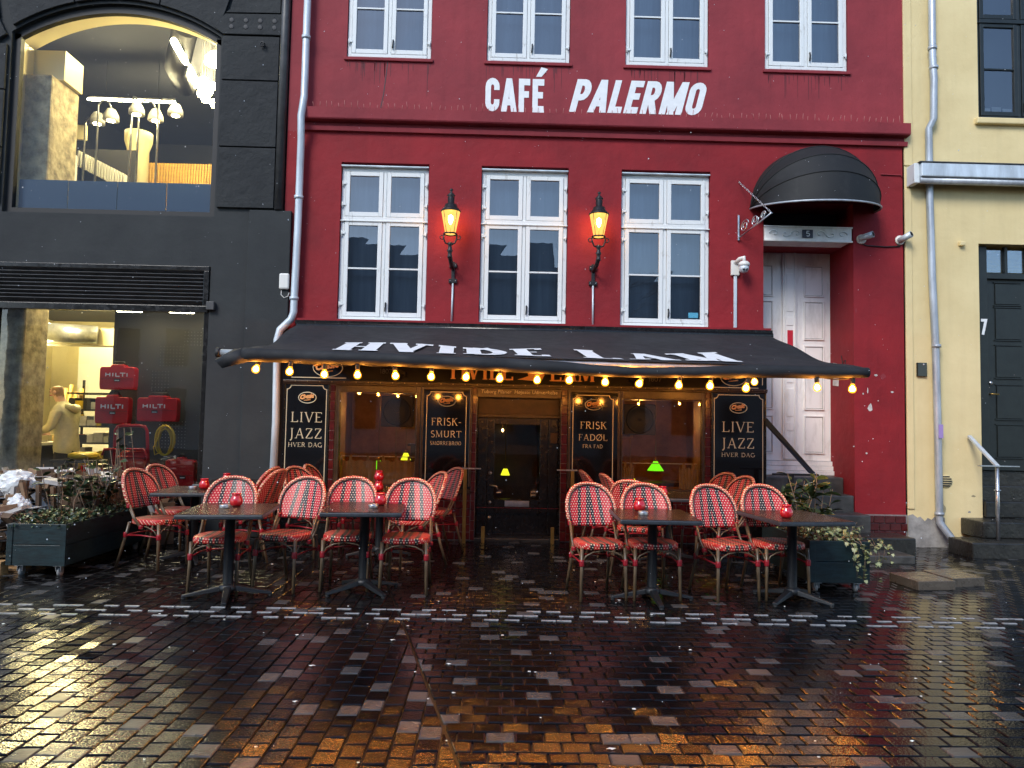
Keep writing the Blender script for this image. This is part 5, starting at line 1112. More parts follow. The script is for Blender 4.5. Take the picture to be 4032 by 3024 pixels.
def tab(x, t):
    for (xa, a), (xb, b) in zip(t[:-1], t[1:]):
        if x <= xb: k = min(1, max(0, (x-xa)/(xb-xa))); k = k*k*(3-2*k)*.5+k*.5; return a+(b-a)*k
    return t[-1][1]
# hem that has slipped over the bar and hangs lower in the middle
mb = MB(); mb.smooth = True; n = 70; rows = []
for i in range(n+1):
    u = i/n; p = cloth_pt(u, 1); x = p.x
    lo = tab(x, [(-2.5, 2.066), (-1.2, 2.056), (-.12, 2.026), (.59, 2.001), (1.33, 1.990), (2.43, 2.010), (3.2, 2.022), (3.7, 2.04)])
    top = tab(x, [(-2.5, 2.176), (-1.2, 2.158), (-.6, 2.142), (.15, 2.130), (.59, 2.108), (1.03, 2.078), (1.33, 2.066), (1.88, 2.082), (2.43, 2.115), (3.2, 2.120), (3.7, 2.108)]); sl = 0
    ht = top-lo
    ring = []
    for k in range(9):
        a = pi*(-.42+1.42*k/8); ring.append((x, 7.050-.045*sin(pi*k/8)+.012*sin(x*9), lo+ht*(.5+.5*cos(pi*k/8))))
    rows.append(ring)
mb.add([q for r_ in rows for q in r_], [(i*9+k, (i+1)*9+k, (i+1)*9+k+1, i*9+k+1) for i in range(n) for k in range(8)])
hm = mb.build('front_hem', 'awning_cloth', aw); md = hm.modifiers.new('th', 'SOLIDIFY'); md.thickness = .012
MB().tube([(-2.66, 7.13, 2.142), (3.60, 7.13, 2.085)], .034, 12).build('front_bar', 'zinc', aw)
for x, z in ((-2.665, 2.142), (3.605, 2.085)): MB().tube([(x-.02, 7.13, z), (x+.02, 7.13, z)], .045, 12).build('end_cap', 'rubber', aw)
mb = MB(); mb.smooth = True    # folded-over corner of cloth at the left end
mb.add([(-2.40, 7.04, 2.18), (-2.28, 7.02, 2.07), (-2.62, 7.02, 2.03), (-2.58, 7.02, 1.985), (-2.66, 7.04, 2.06), (-2.50, 7.10, 2.17), (-2.52, 6.99, 2.10)], [(0, 6, 5), (0, 1, 6), (1, 2, 6), (1, 3, 2), (2, 4, 6), (4, 5, 6), (3, 4, 2)])
fc = mb.build('folded_corner', 'awning_cloth', aw); md = fc.modifiers.new('th', 'SOLIDIFY'); md.thickness = .01
MB().box(-2.62, 3.62, 9.60, 9.74, 2.765, 2.81).tube([(-2.60, 9.62, 2.74), (3.62, 9.62, 2.74)], .045, 10).build('wall_cassette', 'black_paint', aw)
bx('red_backing', 'red_lower', aw, -2.60, 3.60, 9.60, 9.735, 2.812, 2.838)
for x in (-1.9, 2.55):
    s = 1 if x < 0 else -1
    MB().tube([(x, 9.62, 2.60), (x+.55*s, 8.35, 2.22)], .034, 8).build('arm', 'brown_black', aw); MB().tube([(x+.55*s, 8.35, 2.22), (x+.15*s, 7.16, 2.06)], .028, 8).build('arm', 'brown_black', aw); MB().lathe([(.045, -.04), (.045, .04)], (x+.55*s, 8.35, 2.22), 10).build('elbow', 'brown_black', aw)
def on_cloth(u0, u1, v0, v1, s, name):
    mb = MB(); W_ = (u1-u0)*5.985; H_ = (v0-v1)*2.66
    def B(a, b, d):
        u = u0+(u1-u0)*a/W_; v = v0+(v1-v0)*b/H_; p = cloth_pt(u, v); return (p.x, p.y-.002, p.z+.010+d)
    text_mb(mb, s, H_, W_, T=.31, t=.17, serif=.20, sth=.10, gap=.24, base=B, lift=.0004)
    return mb.build(name, 'white_ink', aw)
def xu(x): return (x+2.40)/5.985
on_cloth(xu(-1.58), xu(.54), .94, .56, 'HVIDE', 'lettering'); on_cloth(xu(.90), xu(2.42), .945, .60, 'LAM', 'lettering')

# ================================================================== string of bulbs
st = thing('string_lights', 'string of lit warm bulbs hung along the awning hem', 'string lights', (.5, 7.05, 2.05))
BX = [(-2.28, 1.987), (-1.962, 1.972), (-1.633, 1.951), (-1.319, 1.952), (-.959, 1.952), (-.62, 1.950), (-.288, 1.952), (.033, 1.947), (.392, 1.940), (.70, 1.945), (1.044, 1.932), (1.372, 1.925), (1.753, 1.917), (2.054, 1.917), (2.403, 1.902), (2.78, 1.965), (3.094, 1.922), (3.436, 1.915)]
bulb0 = MB().lathe([(.017, .050), (.022, .034), (.034, .014), (.038, -.006), (.033, -.026), (.020, -.039), (0, -.043)], (0, 0, 0), 16).build('bulb', 'bulb_frost', st, world=False)
MB().lathe([(0, .030), (.014, .020), (.022, .004), (.023, -.008), (.016, -.020), (0, -.027)], (0, 0, 0), 14).build('glowing_core', 'bulb_core', bulb0, world=False)
sock0 = MB().lathe([(.0, .115), (.016, .112), (.021, .10), (.022, .052), (.018, .044)], (0, 0, 0), 12).build('socket', 'rubber', st, world=False)
off = Vector((.5, 7.05, 2.05)); rr = random.Random(8)
for i, (x, z) in enumerate(BX):
    y = 7.06 if i != 15 else 7.9; zz = z if i != 15 else 2.02
    rot = (rr.gauss(0, .12), rr.gauss(0, .16), 0)
    for src in (bulb0, sock0):
        o = src if i == 0 else copy_tree(src, st); o.location = Vector((x, y, zz))-off; o.rotation_euler = rot
pts = []
for i in range(len(BX)-1):
    for k in range(6):
        a = BX[i]; b = BX[i+1]; t_ = k/6; pts.append((a[0]+(b[0]-a[0])*t_, 7.065, (a[1]+(b[1]-a[1])*t_)+.105-.02*sin(pi*t_) if i not in (14, 15) else 2.01))
pts.append((BX[-1][0], 7.065, BX[-1][1]+.105)); pts.append((3.58, 7.07, 2.06)); MB().tube(pts, .006, 5).build('cable', 'rubber', st)

# ================================================================== wall lanterns
def lantern(label, x, ztop):
    t = thing('wall_lantern', label, 'lantern', (x, FY, ztop-1.10), 0, 'wall lanterns'); y = FY-.30; s = 1 if x < 0 else -1
    MB().lathe([(.0, 0), (.022, -.015), (.022, -.03), (.010, -.05), (.035, -.075), (.055, -.10), (.030, -.115), (.045, -.125), (.042, -.20), (.05, -.205), (.075, -.215), (.085, -.25), (.115, -.285), (.132, -.30), (.128, -.312), (.0, -.312)], (x, y, ztop), 20).build('chimney_cap', 'black_iron', t)
    MB().lathe([(.120, -.315), (.065, -.60)], (x, y, ztop), 20).build('glass', 'lantern_glass', t)
    MB().lathe([(.0, -.48), (.016, -.46), (.030, -.42), (.028, -.37), (.0, -.345)], (x, y, ztop), 12).build('mantle', 'lantern_glow', t)
    MB().tube([(x, y, ztop-.60), (x, y, ztop-.48)], .009, 6).build('gas_pipe', 'brass', t)
    for k in range(4):
        a = k*pi/2+pi/4; MB().tube([(x+.121*cos(a), y+.121*sin(a), ztop-.312), (x+.066*cos(a), y+.066*sin(a), ztop-.60)], .004, 5).build('glazing_rib', 'black_iron', t)
    MB().tube([(x+.082*cos(a*2*pi/20), y+.082*sin(a*2*pi/20), ztop-.60) for a in range(20)], .011, 6, closed=True).build('ring', 'black_iron', t)
    for q in (-1, 1):
        MB().tube([(x+q*(.108+.026*cos(a*2*pi/12)), y, ztop-.645+.026*sin(a*2*pi/12)) for a in range(12)], .007, 5, closed=True).build('scroll_ring', 'black_iron', t)
        MB().tube([(x+q*.082, y, ztop-.60), (x+q*.085, y, ztop-.66), (x+q*.06, y, ztop-.72), (x+q*.02, y, ztop-.735)], .011, 6).build('yoke', 'black_iron', t)
    MB().lathe([(.0, -.70), (.03, -.715), (.035, -.74), (.022, -.76), (.028, -.80), (.040, -.815), (.028, -.84), (.024, -.88), (.034, -.90), (.022, -.92), (0, -.92)], (x, y, ztop), 14).build('stem', 'black_iron', t)
    MB().tube([(x, y, ztop-.88), (x+.01*s, y+.08, ztop-.95), (x+.02*s, y+.2, ztop-.98), (x+.03*s, FY-.03, ztop-1.0)], [.03, .028, .024, .022], 8).build('arm', 'black_iron', t)
    MB().prism([(x+.03*s-.022, ztop-1.17), (x+.03*s+.022, ztop-1.17), (x+.03*s+.022, ztop-.90), (x+.03*s-.022, ztop-.90)], FY-.03, FY-.002).box(x+.03*s-.055, x+.03*s+.055, FY-.035, FY-.003, ztop-1.185, ztop-1.13).box(x+.03*s-.05, x+.03*s+.05, FY-.036, FY-.004, ztop-.98, ztop-.92).build('wall_plate', 'black_iron', t, .005)
    for dx, dz in ((-.035, -1.157), (.035, -1.157), (-.032, -.95), (.032, -.95)): MB().lathe([(0, -.01), (.008, -.006), (.009, 0)], (x+.03*s+dx, FY-.036, ztop+dz), 8, 'Y').build('bolt', 'steel', t)
    MB().tube([(x+.03*s, FY-.018, ztop-1.18), (x+.025*s, FY-.018, 2.83)], .013, 6).build('conduit', 'zinc_light', t)
lantern('lit gas-style lantern between the left and middle windows', -.63, 4.55); lantern('lit gas-style lantern between the middle and right windows', 1.29, 4.56)

# ================================================================== dome canopy over the white door
dc = thing('dome_canopy', 'black half-dome canopy over the white street door', 'awning', (4.21, FY, 4.47))
CXc, CZc, A_, B_ = 4.215, 4.47, .845, .80
def dome(t_, ph, k=1.0): return Vector((CXc+A_*cos(t_)*k, FY-.002-B_*sin(t_)*sin(ph)*k, CZc+B_*sin(t_)*cos(ph)*1.04*k))
hoops = [0, radians(26), radians(48), radians(70), radians(97)]
for a, b in zip(hoops[:-1], hoops[1:]):
    nt_, np_ = 28, 5; mb = MB(); mb.smooth = True; vs = []
    for j in range(np_+1):
        ph = a+(b-a)*j/np_; sag = 1-.018*sin(pi*j/np_)
        vs += [dome(pi*i/nt_, ph, sag) for i in range(nt_+1)]
    mb.add(vs, [(j*(nt_+1)+i, j*(nt_+1)+i+1, (j+1)*(nt_+1)+i+1, (j+1)*(nt_+1)+i) for j in range(np_) for i in range(nt_)]); mb.build('canopy_panel', 'canopy_cloth', dc)
for ph in hoops[1:]: MB().tube([dome(pi*i/28, ph) for i in range(29)], .010 if ph < 1.6 else .013, 6).build('hoop', 'canopy_cloth' if ph < 1.6 else 'zinc', dc)
# wrought bracket with chain
sbk = thing('sign_bracket', 'silver scroll sign bracket hanging on a chain beside the dome canopy', 'bracket', (3.2, FY, 4.1))
MB().obox((3.205, FY-.02, 4.20), (.022, .03, .34)).build('wall_bar', 'steel', sbk, .003)
MB().tube([(3.205, FY-.02, 4.06), (3.33, FY-.35, 4.16), (3.43, FY-.62, 4.24)], .011, 6).build('lower_bar', 'steel', sbk)
P0 = Vector((3.205, FY-.02, 4.08)); Dv = Vector((.225, -.60, .16)).normalized()
for c, r0, tw in ((.13, .085, 1), (.34, .075, -1), (.50, .05, 1)):
    MB().tube([P0+Dv*(c+(r0*(1-i/26))*cos(i*.55*tw))+Vector((0, 0, .10-.03*c/.3+(r0*(1-i/26))*sin(i*.55*tw))) for i in range(20)], .008, 5).build('scroll', 'steel', sbk)
for i in range(16):
    q = Vector((3.43, FY-.60, 4.25)).lerp(Vector((3.215, FY-.01, 4.83)), i/15); M_ = (Vector((3.215, FY-.01, 4.83))-Vector((3.43, FY-.60, 4.25))).to_track_quat('Z', 'Y').to_matrix(); R_ = Matrix.Rotation(pi/2*(i % 2), 3, 'Z')
    MB().tube([q+M_ @ (R_ @ Vector((.011*cos(a*2*pi/8), 0, .026*sin(a*2*pi/8)))) for a in range(8)], .004, 4, closed=True).build('chain_link', 'steel', sbk)
# security camera on its cable duct
sc_ = thing('security_camera', 'white security camera on a wall box right of the windows', 'camera', (3.16, FY, 3.56))
bx('back_box', 'ivory', sc_, 3.105, 3.215, FY-.045, FY-.001, 3.555, 3.755, .008)
MB().tube([(3.16, FY-.04, 3.72), (3.19, FY-.12, 3.76), (3.235, FY-.16, 3.77), (3.235, FY-.16, 3.72)], .026, 8).build('arm', 'ivory', sc_)
MB().lathe([(.0, .10), (.05, .095), (.072, .07), (.074, .04), (.066, .035)], (3.235, FY-.16, 3.62), 18).build('hood', 'ivory', sc_)
MB().lathe([(.064, .04), (.062, .0), (.045, -.04), (0, -.055)], (3.235, FY-.16, 3.615), 18).build('ball', 'zinc_light', sc_)
for dx in (-.02, .02): MB().lathe([(0, -.006), (.013, -.004), (.015, .01)], (3.235+dx, FY-.218, 3.60), 10, 'Y').build('lens', 'black_gloss', sc_)
MB().box(3.145, 3.185, FY-.03, FY-.001, 2.84, 3.554).build('cable_duct', 'zinc_light', sc_, .003)
# two round spotlights
for x, lab, d in ((4.875, 'white wall spotlight nearer the white door', (.11, -.13, .03)), (5.40, 'white wall spotlight at the corner by the yellow house', (.09, -.14, .06))):
    t = thing('spotlight', lab, 'spotlight', (x, FY, 4.09), 0, 'wall spotlights'); MB().lathe([(.065, 0), (.065, -.02), (.055, -.03), (0, -.03)], (x, FY, 4.09), 18, 'Y').build('base', 'ivory', t)
    dv = Vector(d).normalized(); c = Vector((x+.03, FY-.09, 4.11)); MB().tube([c-dv*.09, c+dv*.09], .042, 14).build('head', 'zinc_light', t); MB().tube([(x, FY-.03, 4.09), c], .013, 6).build('neck', 'ivory', t)
    MB().lathe([(0, 0), (.035, .0)], c+dv*.0915, 12, M=dv.to_track_quat('Z', 'Y').to_matrix()).build('lens', 'shop_dark', t)
tag(MB().tube([(4.89, FY-.012, 4.03), (4.95, FY-.012, 4.005), (5.2, FY-.012, 3.995), (5.40, FY-.012, 4.01)], .009, 5).build('spotlight_cable', 'black_iron'), 'thin cable linking the two wall spotlights', 'cable')
tag(MB().tube([(5.15, FY-.012, 4.99), (5.3, FY-.012, 4.985), (5.42, FY-.012, 4.985), (5.44, FY-.012, 4.95)], .008, 5).build('wall_hook', 'red_wall'), 'bent red rod on the wall right of the dome canopy', 'hook')
# black handrail at the white door
hb = thing('door_handrail', 'black sloping handrail in front of the white door', 'handrail', (3.85, 9.2, 0))
MB().obox((3.76, 9.45, 1.33), (.035, .9, .06), Matrix.Rotation(radians(-0), 3, 'X') @ Matrix.Rotation(0, 3, 'Z')).build('rail_side', 'black_iron', hb) if False else None
MB().add([(3.55, 9.66, 1.66), (3.55, 9.66, 1.56), (3.88, 9.1, .98), (3.95, 9.1, .98), (3.55, 9.62, 1.66), (3.55, 9.62, 1.56), (3.88, 9.06, .98), (3.95, 9.06, .98)], [(0, 1, 2, 3), (7, 6, 5, 4), (0, 3, 7, 4), (1, 5, 6, 2)]).build('rail', 'black_iron', hb)
bx('rail_plate', 'black_iron', hb, 3.42, 3.98, 9.04, 9.10, .955, .975, .003); bx('post', 'black_iron', hb, 3.62, 3.675, 9.05, 9.09, .235, .955, .003)

# ================================================================== bistro chairs
def build_chair():
    ch = thing('bistro_chair', 'x', 'chair', (0, 0, 0), 0, 'woven bistro chairs')
    B = lambda mb, nm, m, p=ch, bev=0: mb.build(nm, m, p, bev, world=False)
    # seat pad with rounded outline and drooping woven front edge
    out = []
    for i in range(32):
        a = 2*pi*i/32; c, s = cos(a), sin(a); e = .62
        x = math.copysign(abs(c)**e, c)*(.222-.022*(s+1)/2); y = math.copysign(abs(s)**e, s)*.215-.03; out.append((x, y))
    lv = [(.438, .985), (.444, 1.0), (.478, 1.0), (.489, .965)]
    mb = MB(); mb.smooth = True; vs = []
    for z, k in lv: vs += [(x*k, (y+.03)*k-.03, z) for x, y in out]
    fs = [(l*32+i, l*32+(i+1) % 32, (l+1)*32+(i+1) % 32, (l+1)*32+i) for l in range(3) for i in range(32)]
    vs.append((0, -.03, .481)); c_ = len(vs)-1; fs += [(96+i, 96+(i+1) % 32, c_) for i in range(32)]; fs.append(tuple(reversed(range(32))))
    B(mb.add(vs, fs), 'seat', 'weave_seat')
    yb = lambda z, x=0: .10+(z-.45)*.37-.055*(abs(x)/.23)**2+.03
    prof = [(.205, .615), (.222, .68), (.228, .74), (.224, .80), (.205, .86), (.170, .91), (.120, .945), (.060, .963), (0, .968)]
    rim = [(-x, z) for x, z in prof] + [(x, z) for x, z in reversed(prof[:-1])]
    # woven panel: grid between left and right outline
    nz, nx = 14, 12; mb = MB(); mb.smooth = True; vs = []
    def hw(z):
        for (xa, za), (xb, zb) in zip(prof[:-1], prof[1:]):
            if za <= z <= zb: return xa+(xb-xa)*(z-za)/(zb-za)
        return 0
    for j in range(nz+1):
        for i in range(nx+1):
            u = -1+2*i/nx; z0 = .600+.012*(1-u*u)*-1; zt = .960; z = z0+(zt-z0)*(j/nz); z = min(z, .962); h = hw(max(z, .615)) - .004; x = u*max(h, .01); vs.append((x, yb(z, x), z))
    mb.add(vs, [(j*(nx+1)+i, j*(nx+1)+i+1, (j+1)*(nx+1)+i+1, (j+1)*(nx+1)+i) for j in range(nz) for i in range(nx)])
    bk = B(mb, 'backrest', 'weave_back'); md = bk.modifiers.new('th', 'SOLIDIFY'); md.thickness = .012; md.offset = 0
    R = [Vector((x, yb(z, x), z)) for x, z in rim]
    B(MB().tube(R, .0175, 8), 'rim', 'weave_rim', bk)
    inner = [Vector((x*.925, yb(.6+(z-.6)*.955, x)-.012, .6+(z-.6)*.955)) for x, z in rim]; B(MB().tube(inner, .007, 5), 'inner_cord', 'black_iron', bk)
    for s in (-1, 1):
        for d in (-.013, .013): B(MB().tube([(s*.205+d*.4, yb(.615, .205)+d, .63), (s*.208+d*.4, yb(.5, .2)-.03+d, .50), (s*.212+d*.4, -.03+d, .395)], .0105, 7), 'back_post', 'bamboo')
        B(MB().tube([(s*.195, -.215, .45), (s*.198, -.225, .25), (s*.205, -.235, 0)], [.016, .0155, .0135], 8), 'leg', 'bamboo')
        B(MB().tube([(s*.170, .165, .45), (s*.180, .215, .25), (s*.195, .29, 0)], [.016, .0155, .0135], 8), 'leg', 'bamboo')
        B(MB().tube([(s*.197, -.222, .32), (s*.19, .0, .33), (s*.178, .195, .32)], .008, 6), 'stretcher', 'binding_red')
        B(MB().tube([(s*.197, -.222, .325), (s*.16, -.225, .385), (s*.10, -.225, .415), (0, -.225, .432)], .0065, 6), 'brace', 'bamboo')
        B(MB().tube([(s*.197, -.215, .325), (s*.197, -.16, .385), (s*.195, -.08, .415), (s*.19, .0, .43)], .0065, 6), 'brace', 'bamboo')
        for c, r_, h in (((s*.197, -.223, .325), .0235, .055), ((s*.178, .20, .325), .0225, .05), ((s*.206, yb(.615, .205), .618), .025, .04), ((s*.212, -.02, .415), .026, .035)):
            B(MB().lathe([(r_*.86, -h/2), (r_, -h/2+.004), (r_*.93, -h/4), (r_, -.004), (r_*.93, .004), (r_, h/4), (r_*.86, h/2)], c, 10), 'binding', 'binding_red')
    B(MB().tube([(-.178, .2, .32), (0, .21, .325), (.178, .2, .32)], .008, 6), 'stretcher', 'binding_red')
    return ch
chair0 = build_chair()
# x, y, turn in degrees (0 faces the camera, 90 faces right), label
CH = [(-3.46, 7.74, 72, 'red woven chair nearest the left planter, facing right'),
 (-3.60, 8.55, 74, 'red woven chair behind the leftmost chair, before the shop window'),
 (-2.40, 6.70, 3, 'red woven chair behind the front table furthest left, facing forward'),
 (-1.86, 6.88, -17, 'red woven chair turned slightly left, right of the leftmost front table'),
 (-2.80, 8.60, -98, 'red woven chair seen side-on beside the pale drainpipe'),
 (-2.62, 8.22, -102, 'red woven chair side-on just in front of the drainpipe chair'),
 (-2.06, 8.55, 60, 'red woven chair facing right below the left LIVE JAZZ panel'),
 (-1.98, 9.12, 84, 'rearmost red woven chair against the left cafe window pilaster'),
 (-1.33, 6.92, 4, 'red woven chair left of the column of the second front table'),
 (-.78, 6.83, 0, 'red woven chair at the right of the second front table, facing forward'),
 (-.84, 8.05, -62, 'red woven chair facing left below the FRISK-SMURT panel, nearer one'),
 (-.70, 8.90, -58, 'red woven chair facing left closest to the left brass barrier'),
 (.93, 6.70, 9, 'red woven chair just right of the cafe door, front row'),
 (1.43, 6.74, 3, 'red woven chair behind the third front table'),
 (1.36, 9.0, 97, 'rearmost red woven chair edge-on below the FRISK FADØL panel'),
 (1.53, 8.45, 101, 'red woven chair edge-on in front of the FRISK FADØL panel'),
 (1.50, 7.72, 152, 'red woven chair turned away behind the third front table'),
 (2.10, 6.74, 14, 'red woven chair between the third and fourth front tables'),
 (2.60, 6.84, 7, 'red woven chair behind the rightmost front table'),
 (2.56, 8.85, -64, 'red woven chair facing left at the right cafe window, rear one'),
 (2.58, 8.30, -70, 'red woven chair facing left at the right cafe window, nearer one')]
for i, (x, y, a, lab) in enumerate(CH):
    o = chair0 if i == 0 else copy_tree(chair0)
    o.location = (x, y, 0); o.rotation_euler = (0, 0, radians(a)); o['label'] = lab

# ================================================================== tables
def build_table():
    tb = thing('cafe_table', 'x', 'table', (0, 0, 0), 0, 'cafe tables'); B = lambda mb, nm, m, p=tb, bev=0: mb.build(nm, m, p, bev, world=False)
    tt = B(MB().box(-.34, .34, -.43, .43, .705, .742), 'table_top', 'table_edge', tb, .010)
    B(MB().box(-.333, .333, -.423, .423, .7425, .7455), 'wet_surface', 'table_wet', tt)
    B(MB().lathe([(.045, .10), (.043, .12), (.042, .69), (.09, .695), (.09, .704)], (0, 0, 0), 16), 'column', 'table_leg')
    B(MB().lathe([(.065, .055), (.075, .07), (.07, .10), (.05, .115)], (0, 0, 0), 14), 'hub', 'table_leg')
    for k in range(4):
        a = k*pi/2+pi/4*0; R_ = Matrix.Rotation(a, 3, 'Z')
        vs = [R_ @ Vector(p) for p in ((.04, -.035, .06), (.04, .035, .06), (.04, .03, .105), (.04, -.03, .105), (.36, -.022, .012), (.36, .022, .012), (.36, .018, .035), (.36, -.018, .035))]
        B(MB().add(vs, [(0, 1, 2, 3), (7, 6, 5, 4), (0, 4, 5, 1), (3, 2, 6, 7), (0, 3, 7, 4), (1, 5, 6, 2)]), 'foot', 'table_leg', tb, .005)
        q = R_ @ Vector((.345, 0, 0)); B(MB().lathe([(.018, 0), (.02, .005), (.014, .014)], q, 8), 'foot_pad', 'rubber')
    return tb
table0 = build_table()
TB = [(-2.24, 6.42, 7, 8, 'front cafe table furthest left, with jar and ashtray'), (-1.15, 6.72, 5, 35, 'second front cafe table from the left, before the left cafe window'), (1.40, 6.54, -2, 3, 'front cafe table just right of the cafe door'), (2.66, 6.60, 7, 38, 'rightmost front cafe table by the ivy planter'),
 (-3.22, 8.12, 8, 20, 'cafe table between the two left side chairs and the shop window'), (-3.20, 9.22, 2, 0, 'rear cafe table under the dark shop wall'), (-1.28, 8.45, 3, 10, 'rear cafe table before the left cafe window'), (2.0, 8.45, -3, 12, 'rear cafe table before the right cafe window')]
for i, (x, y, a, b, lab) in enumerate(TB):
    o = table0 if i == 0 else copy_tree(table0); o.location = (x, y, 0); o.rotation_euler = (0, 0, radians(a)); o['label'] = lab
    for c in o.children:
        if c.name.startswith(('foot', 'hub')): c.rotation_euler = (0, 0, radians(b))
# candle jars and ashtrays
def build_jar():
    t = thing('candle_jar', 'x', 'candle jar', (0, 0, 0), 0, 'red candle jars'); B = lambda mb, nm, m, p=t: mb.build(nm, m, p, world=False)
    B(MB().lathe([(0, 0), (.034, 0), (.048, .012), (.056, .035), (.053, .06), (.042, .082), (.038, .092), (.041, .104), (.045, .112), (.041, .112), (.036, .098), (.034, .090)], (0, 0, 0), 20), 'glass', 'candle_glass')
    B(MB().lathe([(0, .0), (.034, 0), (.034, .045), (0, .047)], (0, 0, .012), 12), 'candle', 'hilti_red')
    return t
jar0 = build_jar(); ZT = .7456
JR = [(-2.26, 6.61, 0, 'red candle jar on the front table furthest left'), (-1.04, 6.88, 0, 'red candle jar on the second front table'), (1.33, 6.78, 0, 'red candle jar on the third front table, behind the ashtray'), (2.54, 6.42, 0, 'red candle jar on the rightmost front table'), (-3.15, 8.18, 0, 'red candle jar on the table by the shop window'), (-3.22, 9.05, 0, 'red candle jar on the rear table under the dark wall'),
 (-1.28, 8.30, 0, 'lower red candle jar stacked on the rear table, left window'), (-1.28, 8.305, .113, 'upper red candle jar stacked on another before the left window'), (1.79, 8.50, 0, 'rear red candle jar on the table before the right window'), (1.87, 8.22, 0, 'nearer red candle jar on the table before the right window')]
for i, (x, y, dz, lab) in enumerate(JR):
    o = jar0 if i == 0 else copy_tree(jar0); o.location = (x, y, ZT+dz); o['label'] = lab; o.rotation_euler = (0, 0, i*.7)
ash0 = thing('ashtray', 'x', 'ashtray', (0, 0, 0), 0, 'steel ashtrays')
MB().lathe([(0, 0), (.040, 0), (.042, .004), (.042, .032), (.038, .032), (.036, .010), (0, .008)], (0, 0, 0), 20).build('bowl', 'steel', ash0, world=False); MB().lathe([(.043, .016), (.0445, .018), (.0445, .024), (.043, .026)], (0, 0, 0), 20).build('band', 'steel', ash0, world=False)
for i, (x, y, lab) in enumerate([(-2.30, 6.44, 'steel ashtray on the front table furthest left'), (-1.07, 6.67, 'steel ashtray on the second front table'), (1.30, 6.46, 'steel ashtray on the third front table'), (-3.26, 8.14, 'steel ashtray on the table by the shop window')]):
    o = ash0 if i == 0 else copy_tree(ash0); o.location = (x, y, ZT); o['label'] = lab

# ================================================================== planters
def leaf_mesh(name, m, L, W, curl=.15, lobes=False):
    mb = MB(); mb.smooth = True
    if lobes: out = [(0, 0), (.30, -.02), (.52, .12), (.34, .34), (.40, .62), (.16, .60), (0, 1), (-.16, .60), (-.40, .62), (-.34, .34), (-.52, .12), (-.30, -.02)]
    else: out = [(0, 0), (.30, .18), (.48, .42), (.40, .70), (.20, .90), (0, 1), (-.20, .90), (-.40, .70), (-.48, .42), (-.30, .18)]
    vs = [(x*W, y*L, curl*L*(-(y-.4)**2+abs(x)*.5)) for x, y in out]+[(0, .45*L, -.02*L)]; c = len(out)
    mb.add(vs, [(i, (i+1) % c, c) for i in range(c)]); me = bpy.data.meshes.new(name); me.from_pydata(mb.v, [], mb.f); me.materials.append(MATS[m]); me.polygons.foreach_set('use_smooth', [True]*len(mb.f)); return me
LAUREL = [leaf_mesh('leaf', 'leaf_laurel', .15, .065, .3), leaf_mesh('leaf', 'leaf_dark', .13, .055, .3)]
IVY = [leaf_mesh('leaf', 'leaf_ivy', .050, .046, .1, True), leaf_mesh('leaf', 'leaf_ivy', .036, .034, .1, True)]
def put_leaf(me, parent, p, n, rg, off=(0, 0, 0)):
    o = bpy.data.objects.new('leaf', me); COL.objects.link(o); o.parent = parent; o.location = Vector(p)-Vector(off); q = Vector(n).to_track_quat('Y', 'Z'); o.rotation_mode = 'QUATERNION'
    from mathutils import Quaternion
    o.rotation_quaternion = q @ Quaternion((0, 1, 0), rg.uniform(-.9, .9)); s = rg.uniform(.75, 1.2); o.scale = (s, s, s); return o
def planter(label, x0, x1, y0, y1, z0, z1, wheels):
    t = thing('planter', label, 'planter', ((x0+x1)/2, (y0+y1)/2, 0), 0, 'wheeled planters'); th = .028; zm = (z0+z1)/2
    for a, b in ((z0, zm-.002), (zm+.002, z1)):
        for q in ((x0, x1, y0, y0+th), (x0, x1, y1-th, y1), (x0, x0+th, y0+th+.001, y1-th-.001), (x1-th, x1, y0+th+.001, y1-th-.001)): bx('board', 'planter_teal', t, q[0], q[1], q[2], q[3], a, b, .004)
    for x in (x0-.004, x1-.05): bx('corner_trim', 'planter_teal', t, x, x+.054, y0-.008, y0-.0005, z0+.002, z1-.002, .003)
    bx('soil', 'soil', t, x0+th, x1-th, y0+th, y1-th, z0+.01, z1-.04)
    for x in (x0+.09, x1-.09):
        for y in (y0+.08, y1-.08):
            c = MB().box(x-.04, x+.04, y-.04, y+.04, z0-.012, z0).box(x-.026, x-.020, y-.02, y+.03, z0-.06, z0-.012).box(x+.020, x+.026, y-.02, y+.03, z0-.06, z0-.012).build('caster', 'steel', t)
            MB().lathe([(.0, -.014), (.03, -.014), (.044, -.010), (.044, .010), (.03, .014), (0, .014)], (x, y+.015, .034), 16, 'X').build('wheel', 'caster', c)
    return t
def shrub(name, label, base, stems, leaves_per, me, rg, spread, m_twig='twig', cat='shrub', top=.5):
    t = thing(name, label, cat, base); bpos = Vector(base)
    for s in range(stems):
        a = rg.uniform(0, 2*pi); b = bpos+Vector((rg.uniform(-spread[0], spread[0])*.7, rg.uniform(-spread[1], spread[1])*.7, -.02)); hgt = top*rg.uniform(.65, 1.05)
        tip = b+Vector((cos(a)*.16, sin(a)*.12, hgt)); mid = b.lerp(tip, .5)+Vector((rg.uniform(-.03, .03), rg.uniform(-.03, .03), 0))
        MB().tube([b, mid, tip], [.007, .005, .003], 5).build('stem', m_twig, t)
        for k in range(leaves_per):
            f = rg.uniform(.25, 1.0); p = b.lerp(mid, f*2) if f < .5 else mid.lerp(tip, f*2-1); d = Vector((rg.gauss(0, 1), rg.gauss(0, 1)-.3, rg.uniform(-.2, .9))); put_leaf(rg.choice(me), t, p, d, rg, base)
    return t
rg = random.Random(21)
